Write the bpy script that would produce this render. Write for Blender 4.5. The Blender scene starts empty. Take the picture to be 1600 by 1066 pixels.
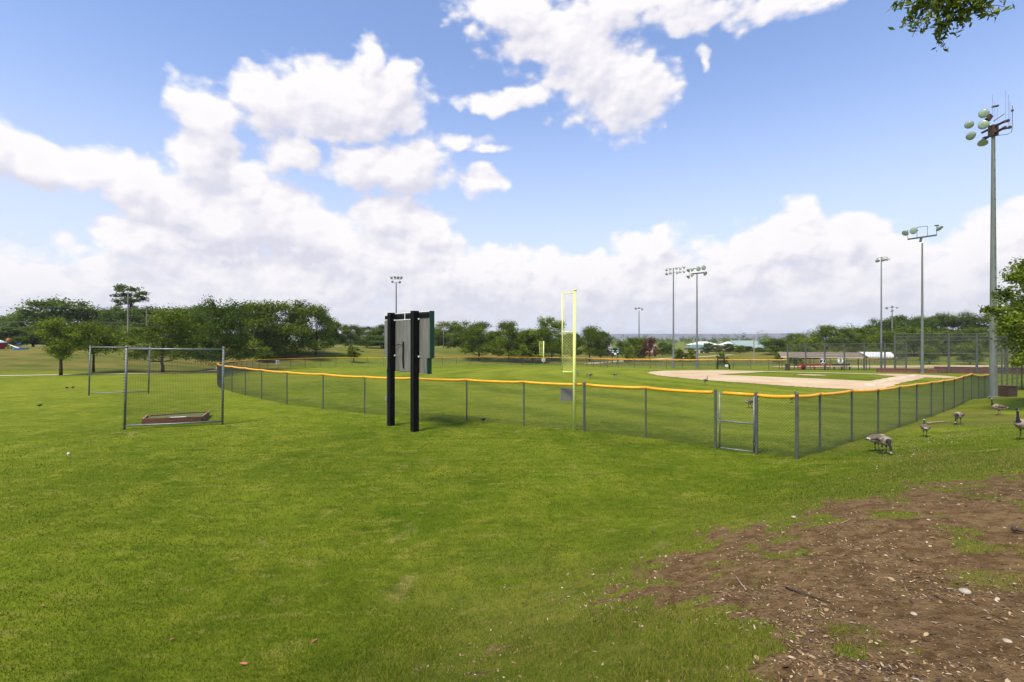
import bpy, bmesh, math, random
import numpy as np
from mathutils import Vector, Matrix, kdtree
R = math.radians
random.seed(7); rng = np.random.default_rng(11)
S = bpy.context.scene
COL = S.collection
F = 770.0; CX = 800.0; CY = 530.0; CAMZ = 3.65      # focal length and horizon in photo pixels, eye height above the field

# ------------------------------------------------------------------ camera
cam = bpy.data.objects.new('camera', bpy.data.cameras.new('camera')); COL.objects.link(cam)
cam.location = (0, 0, CAMZ); cam.rotation_euler = (R(90), 0, 0)
cam.data.sensor_width = 36; cam.data.lens = F/1600*36; cam.data.shift_y = -3/1600
cam.data.clip_start = .05; cam.data.clip_end = 20000
S.camera = cam

# ------------------------------------------------------------------ light
SUN_EL, SUN_AZ = R(56), R(-142)                       # azimuth from +Y, clockwise
sun = bpy.data.objects.new('sun', bpy.data.lights.new('sun', 'SUN')); COL.objects.link(sun)
sun.data.energy = 4.8; sun.data.angle = R(20); sun.data.color = (1, .90, .72)
sd = Vector((math.sin(SUN_AZ)*math.cos(SUN_EL), math.cos(SUN_AZ)*math.cos(SUN_EL), math.sin(SUN_EL)))
sun.rotation_euler = sd.to_track_quat('Z', 'Y').to_euler()
S.view_settings.view_transform = 'Standard'; S.view_settings.look = 'None'
S.view_settings.gamma = 1; S.view_settings.use_curve_mapping = False
S.view_settings.exposure = 0.30

# ------------------------------------------------------------------ sky with cumulus
BLOBS = [ # photo px, py, half width, half height, weakness
 (0,228,60,34,0),(75,250,62,28,0),(150,262,55,36,0),(215,292,52,38,0),(275,325,60,42,0),(340,352,75,52,0),
 (425,325,66,56,0),(395,298,36,26,0),(485,368,66,52,0),(530,402,52,48,0),
 (612,345,42,42,0),(655,372,44,46,0),(625,402,86,50,0),
 (60,440,150,40,.35),(380,438,210,60,.15),(720,440,170,46,.1),(880,446,150,46,.2),
 (1010,388,56,30,0),(1010,440,140,45,.2),(1185,402,52,34,0),(1258,342,28,30,0),(1262,385,95,46,0),(1325,366,50,32,0),(1395,410,62,36,0),
 (1290,446,260,46,.1),(1550,402,64,54,0),(1590,368,44,44,0),(1560,450,150,50,.1),
 (232,376,62,28,0),
 (318,178,42,44,0),(325,238,44,50,0),(375,268,52,24,.1),(425,162,56,42,0),(520,158,92,46,0),(605,152,56,52,0),(583,96,22,34,0),(634,120,26,32,0),
 (455,230,38,26,.1),(612,264,78,28,.1),(652,246,40,26,.1),(566,252,40,24,.1),
 (712,214,46,15,.55),(768,234,28,12,.6),(752,286,30,22,.5),
 (800,20,76,36,.25),(890,58,96,54,.25),(960,10,170,32,.45),(985,142,44,52,.2),(925,112,70,60,.3),(800,156,66,16,.45),(1085,20,64,24,.5),(1225,8,80,22,.5),(1085,88,12,18,.5),
]
w = bpy.data.worlds.new('World'); S.world = w; w.use_nodes = True
nt = w.node_tree; nt.nodes.clear()
def nd(tree, typ, **kw):
    n = tree.nodes.new(typ)
    for k, v in kw.items(): setattr(n, k, v)
    return n
def mth(tree, op, a, b=None, c=None, clamp=False):
    n = tree.nodes.new('ShaderNodeMath'); n.operation = op; n.use_clamp = clamp
    for i, v in enumerate((a, b, c)):
        if v is None: continue
        if isinstance(v, (int, float)): n.inputs[i].default_value = v
        else: tree.links.new(v, n.inputs[i])
    return n.outputs[0]
def vmt(tree, op, a, b=None, c=None):
    n = tree.nodes.new('ShaderNodeVectorMath'); n.operation = op
    for i, v in enumerate((a, b, c)):
        if v is None: continue
        if isinstance(v, (tuple, list)): n.inputs[i].default_value = v
        else: tree.links.new(v, n.inputs[i])
    return n.outputs['Value'] if op in ('LENGTH', 'DOT_PRODUCT') else n.outputs[0]
def noise(tree, vec, scale, detail=6, rough=.55, dist=0, color=False):
    n = tree.nodes.new('ShaderNodeTexNoise'); n.inputs['Scale'].default_value = scale
    n.inputs['Detail'].default_value = detail; n.inputs['Roughness'].default_value = rough
    n.inputs['Distortion'].default_value = dist
    if vec is not None: tree.links.new(vec, n.inputs['Vector'])
    return n.outputs['Color'] if color else n.outputs['Fac']
def mixc(tree, f, a, b, blend='MIX'):
    n = tree.nodes.new('ShaderNodeMix'); n.data_type = 'RGBA'; n.blend_type = blend
    for i, v in ((0, f), (6, a), (7, b)):
        if isinstance(v, (int, float)): n.inputs[i].default_value = v
        elif isinstance(v, (tuple, list)): n.inputs[i].default_value = (*v[:3], 1)
        else: tree.links.new(v, n.inputs[i])
    return n.outputs[2]
def smooth(tree, v, a, b):
    n = tree.nodes.new('ShaderNodeMapRange'); n.interpolation_type = 'SMOOTHSTEP'
    n.inputs[1].default_value = a; n.inputs[2].default_value = b
    tree.links.new(v, n.inputs[0]); return n.outputs[0]

g = bpy.data.node_groups.new('cloud_density', 'ShaderNodeTree')
g.interface.new_socket('P', in_out='INPUT', socket_type='NodeSocketVector')
g.interface.new_socket('Density', in_out='OUTPUT', socket_type='NodeSocketFloat')
g.interface.new_socket('Blob', in_out='OUTPUT', socket_type='NodeSocketFloat')
gi = g.nodes.new('NodeGroupInput'); go = g.nodes.new('NodeGroupOutput')
P = gi.outputs[0]
wc = noise(g, P, 7, 4, .5, color=True)
wp = vmt(g, 'MULTIPLY_ADD', vmt(g, 'SUBTRACT', wc, (.5, .5, .5)), (.11, .075, 0), P)
cur = None
for (px, py, rx, ry, k) in BLOBS:
    az = math.atan((px-CX)/F); t = (CY-py)/F*math.cos(az)
    ra = rx/F*math.cos(az)**2*1.30; rb = ry/F*math.cos(az)*1.28
    m = vmt(g, 'MULTIPLY_ADD', wp, (1/ra, 1/rb, 0), (-az/ra, -t/rb, k))
    l = vmt(g, 'LENGTH', m)
    cur = l if cur is None else mth(g, 'SMOOTH_MIN', cur, l, .25)
n1 = noise(g, vmt(g, 'MULTIPLY', P, (1, 1.25, 1)), 16, 8, .6)
n2 = noise(g, vmt(g, 'MULTIPLY', P, (1, 1.6, 1)), 5, 4, .5)
v = g.nodes.new('ShaderNodeTexVoronoi'); v.feature = 'SMOOTH_F1'; v.inputs['Scale'].default_value = 26
g.links.new(vmt(g, 'MULTIPLY_ADD', wc, (.06, .06, 0), vmt(g, 'MULTIPLY', P, (1, 1.15, 1))), v.inputs['Vector'])
v2 = g.nodes.new('ShaderNodeTexVoronoi'); v2.feature = 'SMOOTH_F1'; v2.inputs['Scale'].default_value = 62
wc2 = noise(g, P, 30, 3, .5, color=True)
g.links.new(vmt(g, 'MULTIPLY_ADD', wc2, (.02, .02, 0), vmt(g, 'MULTIPLY', P, (1, 1.2, 1))), v2.inputs['Vector'])
bil = mth(g, 'MULTIPLY_ADD', v.outputs['Distance'], -.72, mth(g, 'MULTIPLY_ADD', v2.outputs['Distance'], -.24, .37))
d = mth(g, 'SUBTRACT', 1.16, cur)
d2 = mth(g, 'MULTIPLY_ADD', mth(g, 'SUBTRACT', n1, .5), .95, mth(g, 'MULTIPLY_ADD', mth(g, 'SUBTRACT', n2, .5), .8, d))
sep = g.nodes.new('ShaderNodeSeparateXYZ'); g.links.new(P, sep.inputs[0]); low = smooth(g, sep.outputs[1], .30, .10)
n3 = noise(g, vmt(g, 'MULTIPLY', P, (1, 1.25, 1)), 24, 6, .62, .2)
d3 = mth(g, 'ADD', mth(g, 'ADD', d2, bil), mth(g, 'MULTIPLY', low, mth(g, 'MULTIPLY', mth(g, 'SUBTRACT', n3, .5), 1.1)))
g.links.new(d3, go.inputs[0]); g.links.new(d, go.inputs[1])

tc = nd(nt, 'ShaderNodeTexCoord'); sx = nd(nt, 'ShaderNodeSeparateXYZ'); nt.links.new(tc.outputs['Generated'], sx.inputs[0])
X, Y, Z = sx.outputs
az = mth(nt, 'ARCTAN2', X, Y)
hyp = mth(nt, 'SQRT', mth(nt, 'ADD', mth(nt, 'MULTIPLY', X, X), mth(nt, 'ADD', mth(nt, 'MULTIPLY', Y, Y), 1e-5)))
te = mth(nt, 'MINIMUM', mth(nt, 'DIVIDE', Z, hyp), 6.0)
cb = nd(nt, 'ShaderNodeCombineXYZ'); nt.links.new(az, cb.inputs[0]); nt.links.new(te, cb.inputs[1])
P0 = cb.outputs[0]
g1 = nd(nt, 'ShaderNodeGroup', node_tree=g); nt.links.new(P0, g1.inputs[0])
g2 = nd(nt, 'ShaderNodeGroup', node_tree=g); nt.links.new(vmt(nt, 'ADD', P0, (-.006, .010, 0)), g2.inputs[0])
g3 = nd(nt, 'ShaderNodeGroup', node_tree=g); nt.links.new(vmt(nt, 'ADD', P0, (-.012, .055, 0)), g3.inputs[0])
dens = g1.outputs[0]
mask = smooth(nt, mth(nt, 'ADD', dens, mth(nt, 'MULTIPLY', smooth(nt, te, .12, .0), .33)), -.06, .40)
emb = mth(nt, 'ADD', mth(nt, 'MULTIPLY', mth(nt, 'SUBTRACT', dens, g2.outputs[0]), .85), mth(nt, 'MULTIPLY', mth(nt, 'SUBTRACT', dens, g3.outputs[0]), .80))
lit = mth(nt, 'MULTIPLY_ADD', emb, .95, .52, clamp=True)
thick = smooth(nt, dens, .1, 1.5)
ccol = mixc(nt, lit, (.90, .90, 1.04), (1.27, 1.235, 1.25))
ccol = mixc(nt, mth(nt, 'MULTIPLY', thick, .12), ccol, (.80, .78, .95))
# thin high haze that thickens to the horizon
hz = smooth(nt, te, .80, .0)
hz2 = mth(nt, 'MULTIPLY_ADD', mth(nt, 'POWER', hz, 2.4), .84, .12)
wisp = mth(nt, 'MULTIPLY', smooth(nt, noise(nt, vmt(nt, 'MULTIPLY', P0, (1, 4, 1)), 3.2, 7, .6, .6), .5, .8), .30)
sky = nd(nt, 'ShaderNodeTexSky', sky_type='NISHITA', sun_disc=False, sun_elevation=SUN_EL, sun_rotation=SUN_AZ, air_density=1.0, dust_density=.6, ozone_density=2.2)
hsv = mixc(nt, 1.0, sky.outputs[0], (.92, 1.08, 1.36), 'MULTIPLY')
bs = nd(nt, 'ShaderNodeBackground'); bs.inputs[1].default_value = .145; nt.links.new(hsv, bs.inputs[0])
bh = nd(nt, 'ShaderNodeBackground'); bh.inputs[0].default_value = (.66, .70, .80, 1); bh.inputs[1].default_value = 1.0
bc = nd(nt, 'ShaderNodeBackground'); bc.inputs[1].default_value = .66
nt.links.new(mixc(nt, mth(nt, 'MULTIPLY', smooth(nt, te, .16, .0), .6), ccol, (.98, 1.0, 1.10)), bc.inputs[0])
m1 = nd(nt, 'ShaderNodeMixShader'); m2 = nd(nt, 'ShaderNodeMixShader')
nt.links.new(mth(nt, 'MAXIMUM', hz2, wisp), m1.inputs[0]); nt.links.new(bs.outputs[0], m1.inputs[1]); nt.links.new(bh.outputs[0], m1.inputs[2])
nt.links.new(mask, m2.inputs[0]); nt.links.new(m1.outputs[0], m2.inputs[1]); nt.links.new(bc.outputs[0], m2.inputs[2])
wo = nd(nt, 'ShaderNodeOutputWorld'); nt.links.new(m2.outputs[0], wo.inputs[0])
w.cycles.sampling_method = 'MANUAL'; w.cycles.sample_map_resolution = 512

# ------------------------------------------------------------------ numeric helpers
def hash2(ix, iy, seed):
    with np.errstate(over='ignore'):
        h = (ix.astype(np.int64)*374761393 + iy.astype(np.int64)*668265263 + seed*974711) & 0x7fffffff
        h = ((h ^ (h >> 13))*1274126177) & 0x7fffffff
    return ((h ^ (h >> 16)) & 0xffff)/65535.0
def vnoise(x, y, seed=0):
    ix = np.floor(x); iy = np.floor(y); fx = x-ix; fy = y-iy
    fx = fx*fx*(3-2*fx); fy = fy*fy*(3-2*fy)
    a = hash2(ix, iy, seed); b = hash2(ix+1, iy, seed); c = hash2(ix, iy+1, seed); d = hash2(ix+1, iy+1, seed)
    return (a*(1-fx)+b*fx)*(1-fy) + (c*(1-fx)+d*fx)*fy
def fbm(x, y, seed=0, o=5):
    s = 0; a = .5
    for i in range(o):
        s = s + a*vnoise(x, y, seed+i*17); x = x*2.03+5.1; y = y*2.03+1.7; a *= .5
    return s/(1-.5**o)
def sst(a, b, x):
    t = np.clip((x-a)/(b-a), 0, 1); return t*t*(3-2*t)

# ------------------------------------------------------------------ terrain: X, Y, depth below the eye
CP = np.array([
 (8.4,14.5,3.53),(6.69,16.2,3.60),(4.94,18.54,3.66),(2.87,19.57,3.65),(.5,20.7,3.66),(-2,22.4,3.7),(-7.4,24.7,3.75),(-12.9,28.2,3.75),(-15.9,31.3,3.8),(-20.4,35.9,3.85),(-22.7,38,3.87),
 (10.3,16.4,3.68),(12.9,18.8,3.80),(17.3,22.05,3.98),(20.9,25.2,4.12),(28.7,31.7,4.36),(35.1,37.1,4.58),(42.5,43.4,4.80),
 (54,66,4.9),(40,52,4.7),(20,40,4.35),(0,40,4.05),(0,60,4.5),(20,60,4.7),(-20,60,4.6),(20,80,5.15),(40,76,5.15),(-33.5,57,4.55),(-41,80,5.2),(-34.5,97,5.5),(-14,106,5.75),(7.5,115,6.1),(32,98,5.9),(56,88,5.6),(70,76,5.3),(60,60,5.0),(52,50,4.95),(0,90,5.3),
 (0,0,2.1),(2.6,3,2.12),(14.7,14.2,2.9),(25.8,26,4.05),(15.4,18.4,3.72),(10.9,14.5,3.40),(20.5,22.6,3.90),(35.2,36.2,4.32),(45,40,4.65),(60,35,4.3),
 (20,15,2.6),(20,5,1.8),(10,5,1.9),(10,-10,1.6),(-6,-10,2.8),(0,-8,2.1),(-10,0,3.35),(-15,6,3.6),(-3.2,5.6,3.6),(-.6,5.3,3.42),(2.2,8.7,3.50),(4.6,11.2,3.64),(7,13.4,3.63),(3.0,13.6,3.57),(0,10.5,3.57),(5,9,3.02),(8,10,2.82),(4,6,2.6),(5,4,2.2),(0,3.4,2.68),(-12,12,3.66),(-5,12,3.66),(0,16,3.64),(-10,20,3.66),(-30,20,3.7),(-30,34,3.78),(-40,42,4.0),(30,0,2.0),(40,20,3.4),
 (-50,50,4.25),(-62,61,4.62),(-47,69,4.75),(-80,66,4.6),(-100,62,4.5),(-104,100,2.1),(-78,100,2.2),(-62,103,2.6),(-75,82,3.5),(-55,84,4.6),(-45,115,3.2),(-48,98,4.7),(-20,135,3.7),(-25,118,5.5),(0,142,4.0),(5,126,6.0),(17,135,6.0),(25,150,6.4),(60,150,6.7),(60,115,6.4),(90,112,6.3),(120,150,5.2),(115,130,6.1),(100,90,5.6),
 (90,150,6.2),(100,165,5.0),(140,140,5.0),(150,180,3.6),(110,185,4.4),(-120,140,2.0),(-60,150,2.4),(-150,60,3.6),(-100,20,3.2),(-60,-20,3.2),(90,20,3),(60,-30,2.4),
 (0,220,6.6),(60,250,8.0),(-60,220,4.5),(130,250,6),(-200,200,3),(220,200,3),(200,80,4),(-200,0,3),(200,0,3),(0,-150,3),(0,400,8.5),(-300,400,7),(300,400,7)], float)
SC = 50.0
def _phi(d2): return .5*d2*np.log(d2+1e-9)
_n = len(CP); _p = CP[:, :2]/SC
_K = _phi(((_p[:, None]-_p[None])**2).sum(-1)) + np.eye(_n)*2e-5
_Q = np.hstack([np.ones((_n, 1)), _p]); _A = np.block([[_K, _Q], [_Q.T, np.zeros((3, 3))]])
_w = np.linalg.solve(_A, np.concatenate([CP[:, 2], np.zeros(3)]))
def Harr(x, y):
    x = np.asarray(x, float); y = np.asarray(y, float); sh = x.shape; x = x.ravel(); y = y.ravel()
    out = np.empty(len(x))
    for i in range(0, len(x), 20000):
        q = np.stack([x[i:i+20000], y[i:i+20000]], 1)/SC
        out[i:i+20000] = _phi(((q[:, None]-_p[None])**2).sum(-1))@_w[:_n] + _w[_n] + q@_w[_n+1:]
    r = np.hypot(x, y); t = sst(320, 520, r)
    out = out*(1-t) + 8.6*t
    return (CAMZ-out).reshape(sh)
def H(x, y): return float(Harr(np.array([x]), np.array([y]))[0])

def dirt_mask(x, y):           # bare mulch patch under the oak
    r = np.hypot((x-8.2)*.80, (y-1.2)*1.0)
    ang = np.arctan2(y-1.2, x-8.2)
    n = fbm(x*.9+3, y*.9, 5, 5)-.5
    n2 = fbm(x*4.5, y*4.5, 9, 4)-.5
    m = sst(.9, -1.3, r-7.25 + 2.6*np.exp(-((x-1.15)**2+(y-4.0)**2)/1.6) + n*3.8 + n2*3.2)
    islands = sst(.60, .70, fbm(x*1.05+9.3, y*1.05+4, 31, 4)+n2*.25)
    return np.clip(m*(1-.62*islands), 0, 1)
def worn_mask(x, y):           # thin brown fringe of the patch, and the worn foot of the side fence
    r = np.hypot((x-8.2)*.80, (y-1.2))
    n = fbm(x*.7, y*.7, 55, 5)-.5
    a = sst(4.2, -.5, r-7.0+n*4.5)*.75
    d = ((x-8.4)*28.9-(y-14.5)*34.1)/44.7; s = ((x-8.4)*34.1+(y-14.5)*28.9)/44.7
    b = np.exp(-((d-.35-n*.5)/.42)**2)*sst(.5, 2, s)*sst(42, 36, s)*sst(.25, .6, fbm(x*.5, y*.5, 8, 3)+.1)
    return np.clip(np.maximum(a, b*.9), 0, 1)
def bank_dry(x, y): return sst(2.6, 4.6, .73*x-.68*y+5.5)*sst(.32, .58, fbm(x*.35, y*.35, 22, 4))

# ------------------------------------------------------------------ mesh builder
ORG = {}
def tag(o, label=None, cat=None, group=None, kind=None):
    if label: o['label'] = label
    if cat: o['category'] = cat
    if group: o['group'] = group
    if kind: o['kind'] = kind
    return o
def empty(name, loc, label, cat, group=None):
    o = bpy.data.objects.new(name, None); o.empty_display_size = .3; COL.objects.link(o); o.location = loc
    ORG[o] = Vector(loc); return tag(o, label, cat, group)
class MB:
    def __init__(s): s.v = []; s.f = []; s.m = []
    def add(s, vs, fs, mi=0):
        b = len(s.v); s.v += [tuple(v) for v in vs]; s.f += [tuple(i+b for i in f) for f in fs]; s.m += [mi]*len(fs); return s
    def box(s, c, size, rz=0, mi=0, tilt=None):
        hx, hy, hz = size[0]/2, size[1]/2, size[2]/2
        M = Matrix.Rotation(rz, 3, 'Z')
        if tilt: M = M @ Matrix.Rotation(tilt[1], 3, tilt[0])
        c = Vector(c)
        vs = [c+M@Vector((a*hx, b*hy, d*hz)) for a in (-1, 1) for b in (-1, 1) for d in (-1, 1)]
        return s.add(vs, [(0,1,3,2),(4,6,7,5),(0,4,5,1),(2,3,7,6),(0,2,6,4),(1,5,7,3)], mi)
    def tube(s, pts, rad, n=8, caps=True, mi=0):
        pts = [Vector(p) for p in pts]
        if not isinstance(rad, (list, tuple)): rad = [rad]*len(pts)
        up = None; rings = []
        for i, p in enumerate(pts):
            a = pts[max(i-1, 0)]; b = pts[min(i+1, len(pts)-1)]; t = (b-a).normalized()
            if up is None:
                up = Vector((0, 0, 1)) if abs(t.z) < .9 else Vector((1, 0, 0))
            sx_ = t.cross(up)
            if sx_.length < 1e-4: sx_ = t.cross(Vector((1, .1, 0)))
            sx_.normalize(); u = sx_.cross(t).normalized(); up = u
            rings.append([p+(sx_*math.cos(2*math.pi*k/n)+u*math.sin(2*math.pi*k/n))*rad[i] for k in range(n)])
        vs = [q for r in rings for q in r]; fs = []
        for i in range(len(rings)-1):
            for k in range(n): fs.append((i*n+k, i*n+(k+1)%n, (i+1)*n+(k+1)%n, (i+1)*n+k))
        if caps: fs.append(tuple(range(n))[::-1]); fs.append(tuple((len(rings)-1)*n+k for k in range(n)))
        return s.add(vs, fs, mi)
    def lathe(s, c, axis, prof, n=16, mi=0):        # prof: (distance along axis, radius)
        c = Vector(c); a = Vector(axis).normalized()
        q = a.to_track_quat('Z', 'Y').to_matrix(); vs = []; fs = []
        for (h, r) in prof:
            for k in range(n): vs.append(c+q@Vector((r*math.cos(2*math.pi*k/n), r*math.sin(2*math.pi*k/n), h)))
        for i in range(len(prof)-1):
            for k in range(n): fs.append((i*n+k, i*n+(k+1)%n, (i+1)*n+(k+1)%n, (i+1)*n+k))
        return s.add(vs, fs, mi)
    def build(s, name, mats, parent=None, smooth=False, bevel=0):
        o0 = ORG[parent] if parent is not None else Vector((0, 0, 0))
        me = bpy.data.meshes.new(name)
        me.from_pydata([(v[0]-o0.x, v[1]-o0.y, v[2]-o0.z) for v in s.v], [], s.f)
        if not isinstance(mats, (list, tuple)): mats = [mats]
        for m in mats: me.materials.append(m)
        if len(mats) > 1: me.polygons.foreach_set('material_index', s.m)
        if smooth: me.polygons.foreach_set('use_smooth', [True]*len(s.f))
        me.update(); o = bpy.data.objects.new(name, me); COL.objects.link(o)
        if parent is not None: o.parent = parent
        ORG[o] = o0.copy()
        if bevel:
            b = o.modifiers.new('bevel', 'BEVEL'); b.width = bevel; b.segments = 2; b.limit_method = 'ANGLE'
        return o
def np_mesh(name, verts, faces_flat, nper, mat, colors=None, smooth=False):
    me = bpy.data.meshes.new(name); nv = len(verts); nf = len(faces_flat)//nper
    me.vertices.add(nv); me.vertices.foreach_set('co', np.asarray(verts, np.float32).ravel())
    me.loops.add(nf*nper); me.loops.foreach_set('vertex_index', np.asarray(faces_flat, np.int32).ravel())
    me.polygons.add(nf); me.polygons.foreach_set('loop_start', np.arange(0, nf*nper, nper, dtype=np.int32))
    if smooth: me.polygons.foreach_set('use_smooth', np.ones(nf, bool))
    me.materials.append(mat)
    if colors is not None:
        ca = me.color_attributes.new('col', 'FLOAT_COLOR', 'POINT')
        c4 = np.ones((nv, 4), np.float32); c4[:, :3] = colors; ca.data.foreach_set('color', c4.ravel())
    me.update(calc_edges=True); me.validate(); return me

# ------------------------------------------------------------------ materials
def mat(name, col, rough=.6, metal=0, var=.12, vscale=6, bump=0, bscale=40, col2=None, stretch=(1, 1, 1), spec=.4):
    m = bpy.data.materials.new(name); m.use_nodes = True; t = m.node_tree; b = t.nodes['Principled BSDF']
    tcx = t.nodes.new('ShaderNodeTexCoord'); vec = vmt(t, 'MULTIPLY', tcx.outputs['Object'], stretch)
    n = noise(t, vec, vscale, 5, .6)
    f = smooth(t, n, .3, .7)
    c2 = col2 if col2 else tuple(min(1, c*(1+var)) for c in col); c1 = col if col2 else tuple(c*(1-var) for c in col)
    c = mixc(t, f, c1, c2); t.links.new(c, b.inputs['Base Color'])
    b.inputs['Roughness'].default_value = rough; b.inputs['Metallic'].default_value = metal
    b.inputs['Specular IOR Level'].default_value = spec
    if bump:
        bn = t.nodes.new('ShaderNodeBump'); bn.inputs['Strength'].default_value = bump; bn.inputs['Distance'].default_value = .02
        t.links.new(noise(t, vec, bscale, 6, .65), bn.inputs['Height']); t.links.new(bn.outputs[0], b.inputs['Normal'])
    return m
M_post = mat('galvanised_green_grey', (.066, .074, .064), .7, .0, .2, 5)
M_galv = mat('galvanised_steel', (.17, .19, .19), .5, .35, .2, 7)
M_wire = mat('dark_green_wire', (.055, .068, .052), .7, 0)
M_wireg = mat('grey_wire', (.16, .185, .18), .55, .3)
M_cap = mat('yellow_plastic_cap', (.80, .37, .008), .45, 0, .12, 3, spec=.5, col2=(.72, .30, .005))
M_capend = mat('orange_cap_end', (.6, .10, .01), .5)
M_foul = mat('yellow_green_paint', (.72, .77, .22), .45, 0, .08, 4)
M_black = mat('black_steel', (.004, .0042, .0045), .7, 0, .4, 4, spec=.15)
M_alu = mat('weathered_aluminium', (.19, .19, .165), .5, .4, .22, 2.2, stretch=(3, 3, .5))
M_green = mat('dark_green_paint', (.004, .045, .028), .4, 0, .15)
M_white = mat('white_paint', (.72, .72, .70), .5, 0, .05)
M_wood = mat('stained_timber', (.10, .038, .018), .75, 0, .4, 9, .4, 30, col2=(.19, .085, .04), stretch=(1, 1, 5))
M_woodtop = mat('pale_cut_timber', (.36, .20, .12), .8, 0, .3, 9)
M_polewood = mat('weathered_pole_wood', (.24, .21, .17), .9, 0, .3, 3, stretch=(6, 6, .6))
M_polegrey = mat('pole_galvanised', (.135, .155, .135), .6, .15, .16, 1.4, stretch=(2, 2, .5))
M_lamp = mat('lamp_glass_green_grey', (.34, .42, .33), .25, .1, .15, spec=.7)
M_lampback = mat('lamp_housing', (.22, .24, .22), .5, .3)
M_rust = mat('rusted_brown_steel', (.06, .035, .025), .7, .1, .3)
M_red = mat('red_paint', (.33, .022, .018), .5)
M_maroon = mat('maroon_block', (.15, .058, .05), .8, 0, .25, 3)
M_tan = mat('tan_corrugated_roof', (.21, .16, .11), .6, .1, .15, 2)
M_pad = mat('dark_green_padding', (.006, .014, .010), .6)
M_net = mat('black_net', (.015, .018, .014), .8)
M_grey = mat('grey_panel', (.20, .20, .18), .6, 0, .1)
M_concrete = mat('pale_concrete', (.42, .37, .33), .85, 0, .1, 2)
M_bark = mat('tree_bark', (.055, .04, .028), .9, 0, .35, 5, .6, 20, stretch=(1, 1, .3))
M_roofteal = mat('teal_metal_roof', (.11, .20, .18), .45, .1, .08, .3)
M_roofpale = mat('pale_green_metal_roof', (.27, .34, .30), .45, .1, .06, .2)
M_roofwhite = mat('white_membrane_roof', (.72, .72, .74), .6, 0, .04, .2)
M_peach = mat('peach_stucco', (.52, .36, .24), .85, 0, .06, .4)
M_glassd = mat('dark_window_glass', (.02, .025, .03), .15, 0, .1)
M_blue = mat('bright_blue_plastic', (.02, .22, .55), .4)
M_orange = mat('orange_plastic', (.45, .15, .03), .5)
M_skid = mat('brown_wood_fence', (.075, .028, .022), .85, 0, .2)
M_tire = mat('black_rubber', (.01, .01, .01), .8)
M_stick = mat('bleached_dead_wood', (.26, .20, .13), .9, 0, .3, 12)
M_stone = mat('pale_stone', (.35, .30, .24), .9, 0, .25, 12)

def leaf_mat(name, c1, c2, trans=.35, c3=None):
    m = bpy.data.materials.new(name); m.use_nodes = True; t = m.node_tree; t.nodes.clear()
    a = t.nodes.new('ShaderNodeVertexColor'); a.layer_name = 'col'
    sp = t.nodes.new('ShaderNodeSeparateColor'); t.links.new(a.outputs[0], sp.inputs[0])
    oi = t.nodes.new('ShaderNodeObjectInfo')
    c = mixc(t, sp.outputs[0], c1, c2)
    if c3: c = mixc(t, smooth(t, sp.outputs[1], .80, 1.0), c, c3)
    br = mth(t, 'MULTIPLY_ADD', oi.outputs['Random'], .35, .82)
    c = vmt(t, 'SCALE', c); t.nodes[-1].inputs['Scale'].default_value = 1; t.links.new(br, t.nodes[-1].inputs['Scale'])
    d = t.nodes.new('ShaderNodeBsdfDiffuse'); tr = t.nodes.new('ShaderNodeBsdfTranslucent'); gl = t.nodes.new('ShaderNodeBsdfGlossy')
    gl.inputs['Roughness'].default_value = .5; gl.inputs[0].default_value = (.6, .6, .6, 1)
    mx = t.nodes.new('ShaderNodeMixShader'); mx.inputs[0].default_value = trans
    mg = t.nodes.new('ShaderNodeMixShader'); mg.inputs[0].default_value = .010
    t.links.new(c, d.inputs[0]); t.links.new(c, tr.inputs[0]); t.links.new(d.outputs[0], mx.inputs[1]); t.links.new(tr.outputs[0], mx.inputs[2])
    t.links.new(mx.outputs[0], mg.inputs[1]); t.links.new(gl.outputs[0], mg.inputs[2])
    o = t.nodes.new('ShaderNodeOutputMaterial'); t.links.new(mg.outputs[0], o.inputs[0]); return m
M_leaf = leaf_mat('oak_leaf', (.05, .085, .006), (.19, .25, .020))
M_leafy = leaf_mat('yellow_green_leaf', (.07, .115, .008), (.21, .26, .022))
M_leafd = leaf_mat('dark_leaf', (.035, .065, .006), (.13, .19, .018))
M_leafb = leaf_mat('blue_green_leaf', (.055, .095, .018), (.16, .22, .035))
M_leafr = leaf_mat('rusty_leaf', (.10, .035, .020), (.20, .085, .045))
M_blade = leaf_mat('grass_blade', (.040, .076, .004), (.185, .235, .018), .40, (.32, .25, .07))

# ground material: attribute col = R bare soil, G dry golden turf, B mown pattern and a painted lit band at left
mg_ = bpy.data.materials.new('turf_and_soil'); mg_.use_nodes = True; t = mg_.node_tree; b = t.nodes['Principled BSDF']
a = t.nodes.new('ShaderNodeVertexColor'); a.layer_name = 'col'; sp = t.nodes.new('ShaderNodeSeparateColor'); t.links.new(a.outputs[0], sp.inputs[0])
tcx = t.nodes.new('ShaderNodeTexCoord'); O = tcx.outputs['Object']
nA = noise(t, O, .11, 6, .6); nB = noise(t, O, .7, 6, .65, .8); nC = noise(t, O, 5, 6, .7); nD = noise(t, O, 42, 4, .7); nE = noise(t, O, 18, 6, .75)
gr = mixc(t, smooth(t, nA, .35, .65), (.076, .119, .006), (.145, .192, .012))
gr = mixc(t, mth(t, 'MULTIPLY', smooth(t, nB, .40, .72), .75), gr, (.22, .235, .022))
gr = mixc(t, mth(t, 'MULTIPLY', smooth(t, nC, .48, .70), .6), gr, (.035, .066, .005))
gr = mixc(t, mth(t, 'MULTIPLY', smooth(t, noise(t, O, .42, 8, .68, 1.0), .60, .69), .7), gr, (.29, .24, .085))
gr = mixc(t, mth(t, 'MULTIPLY', sp.outputs[2], .75), gr, (.245, .265, .026))
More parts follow.
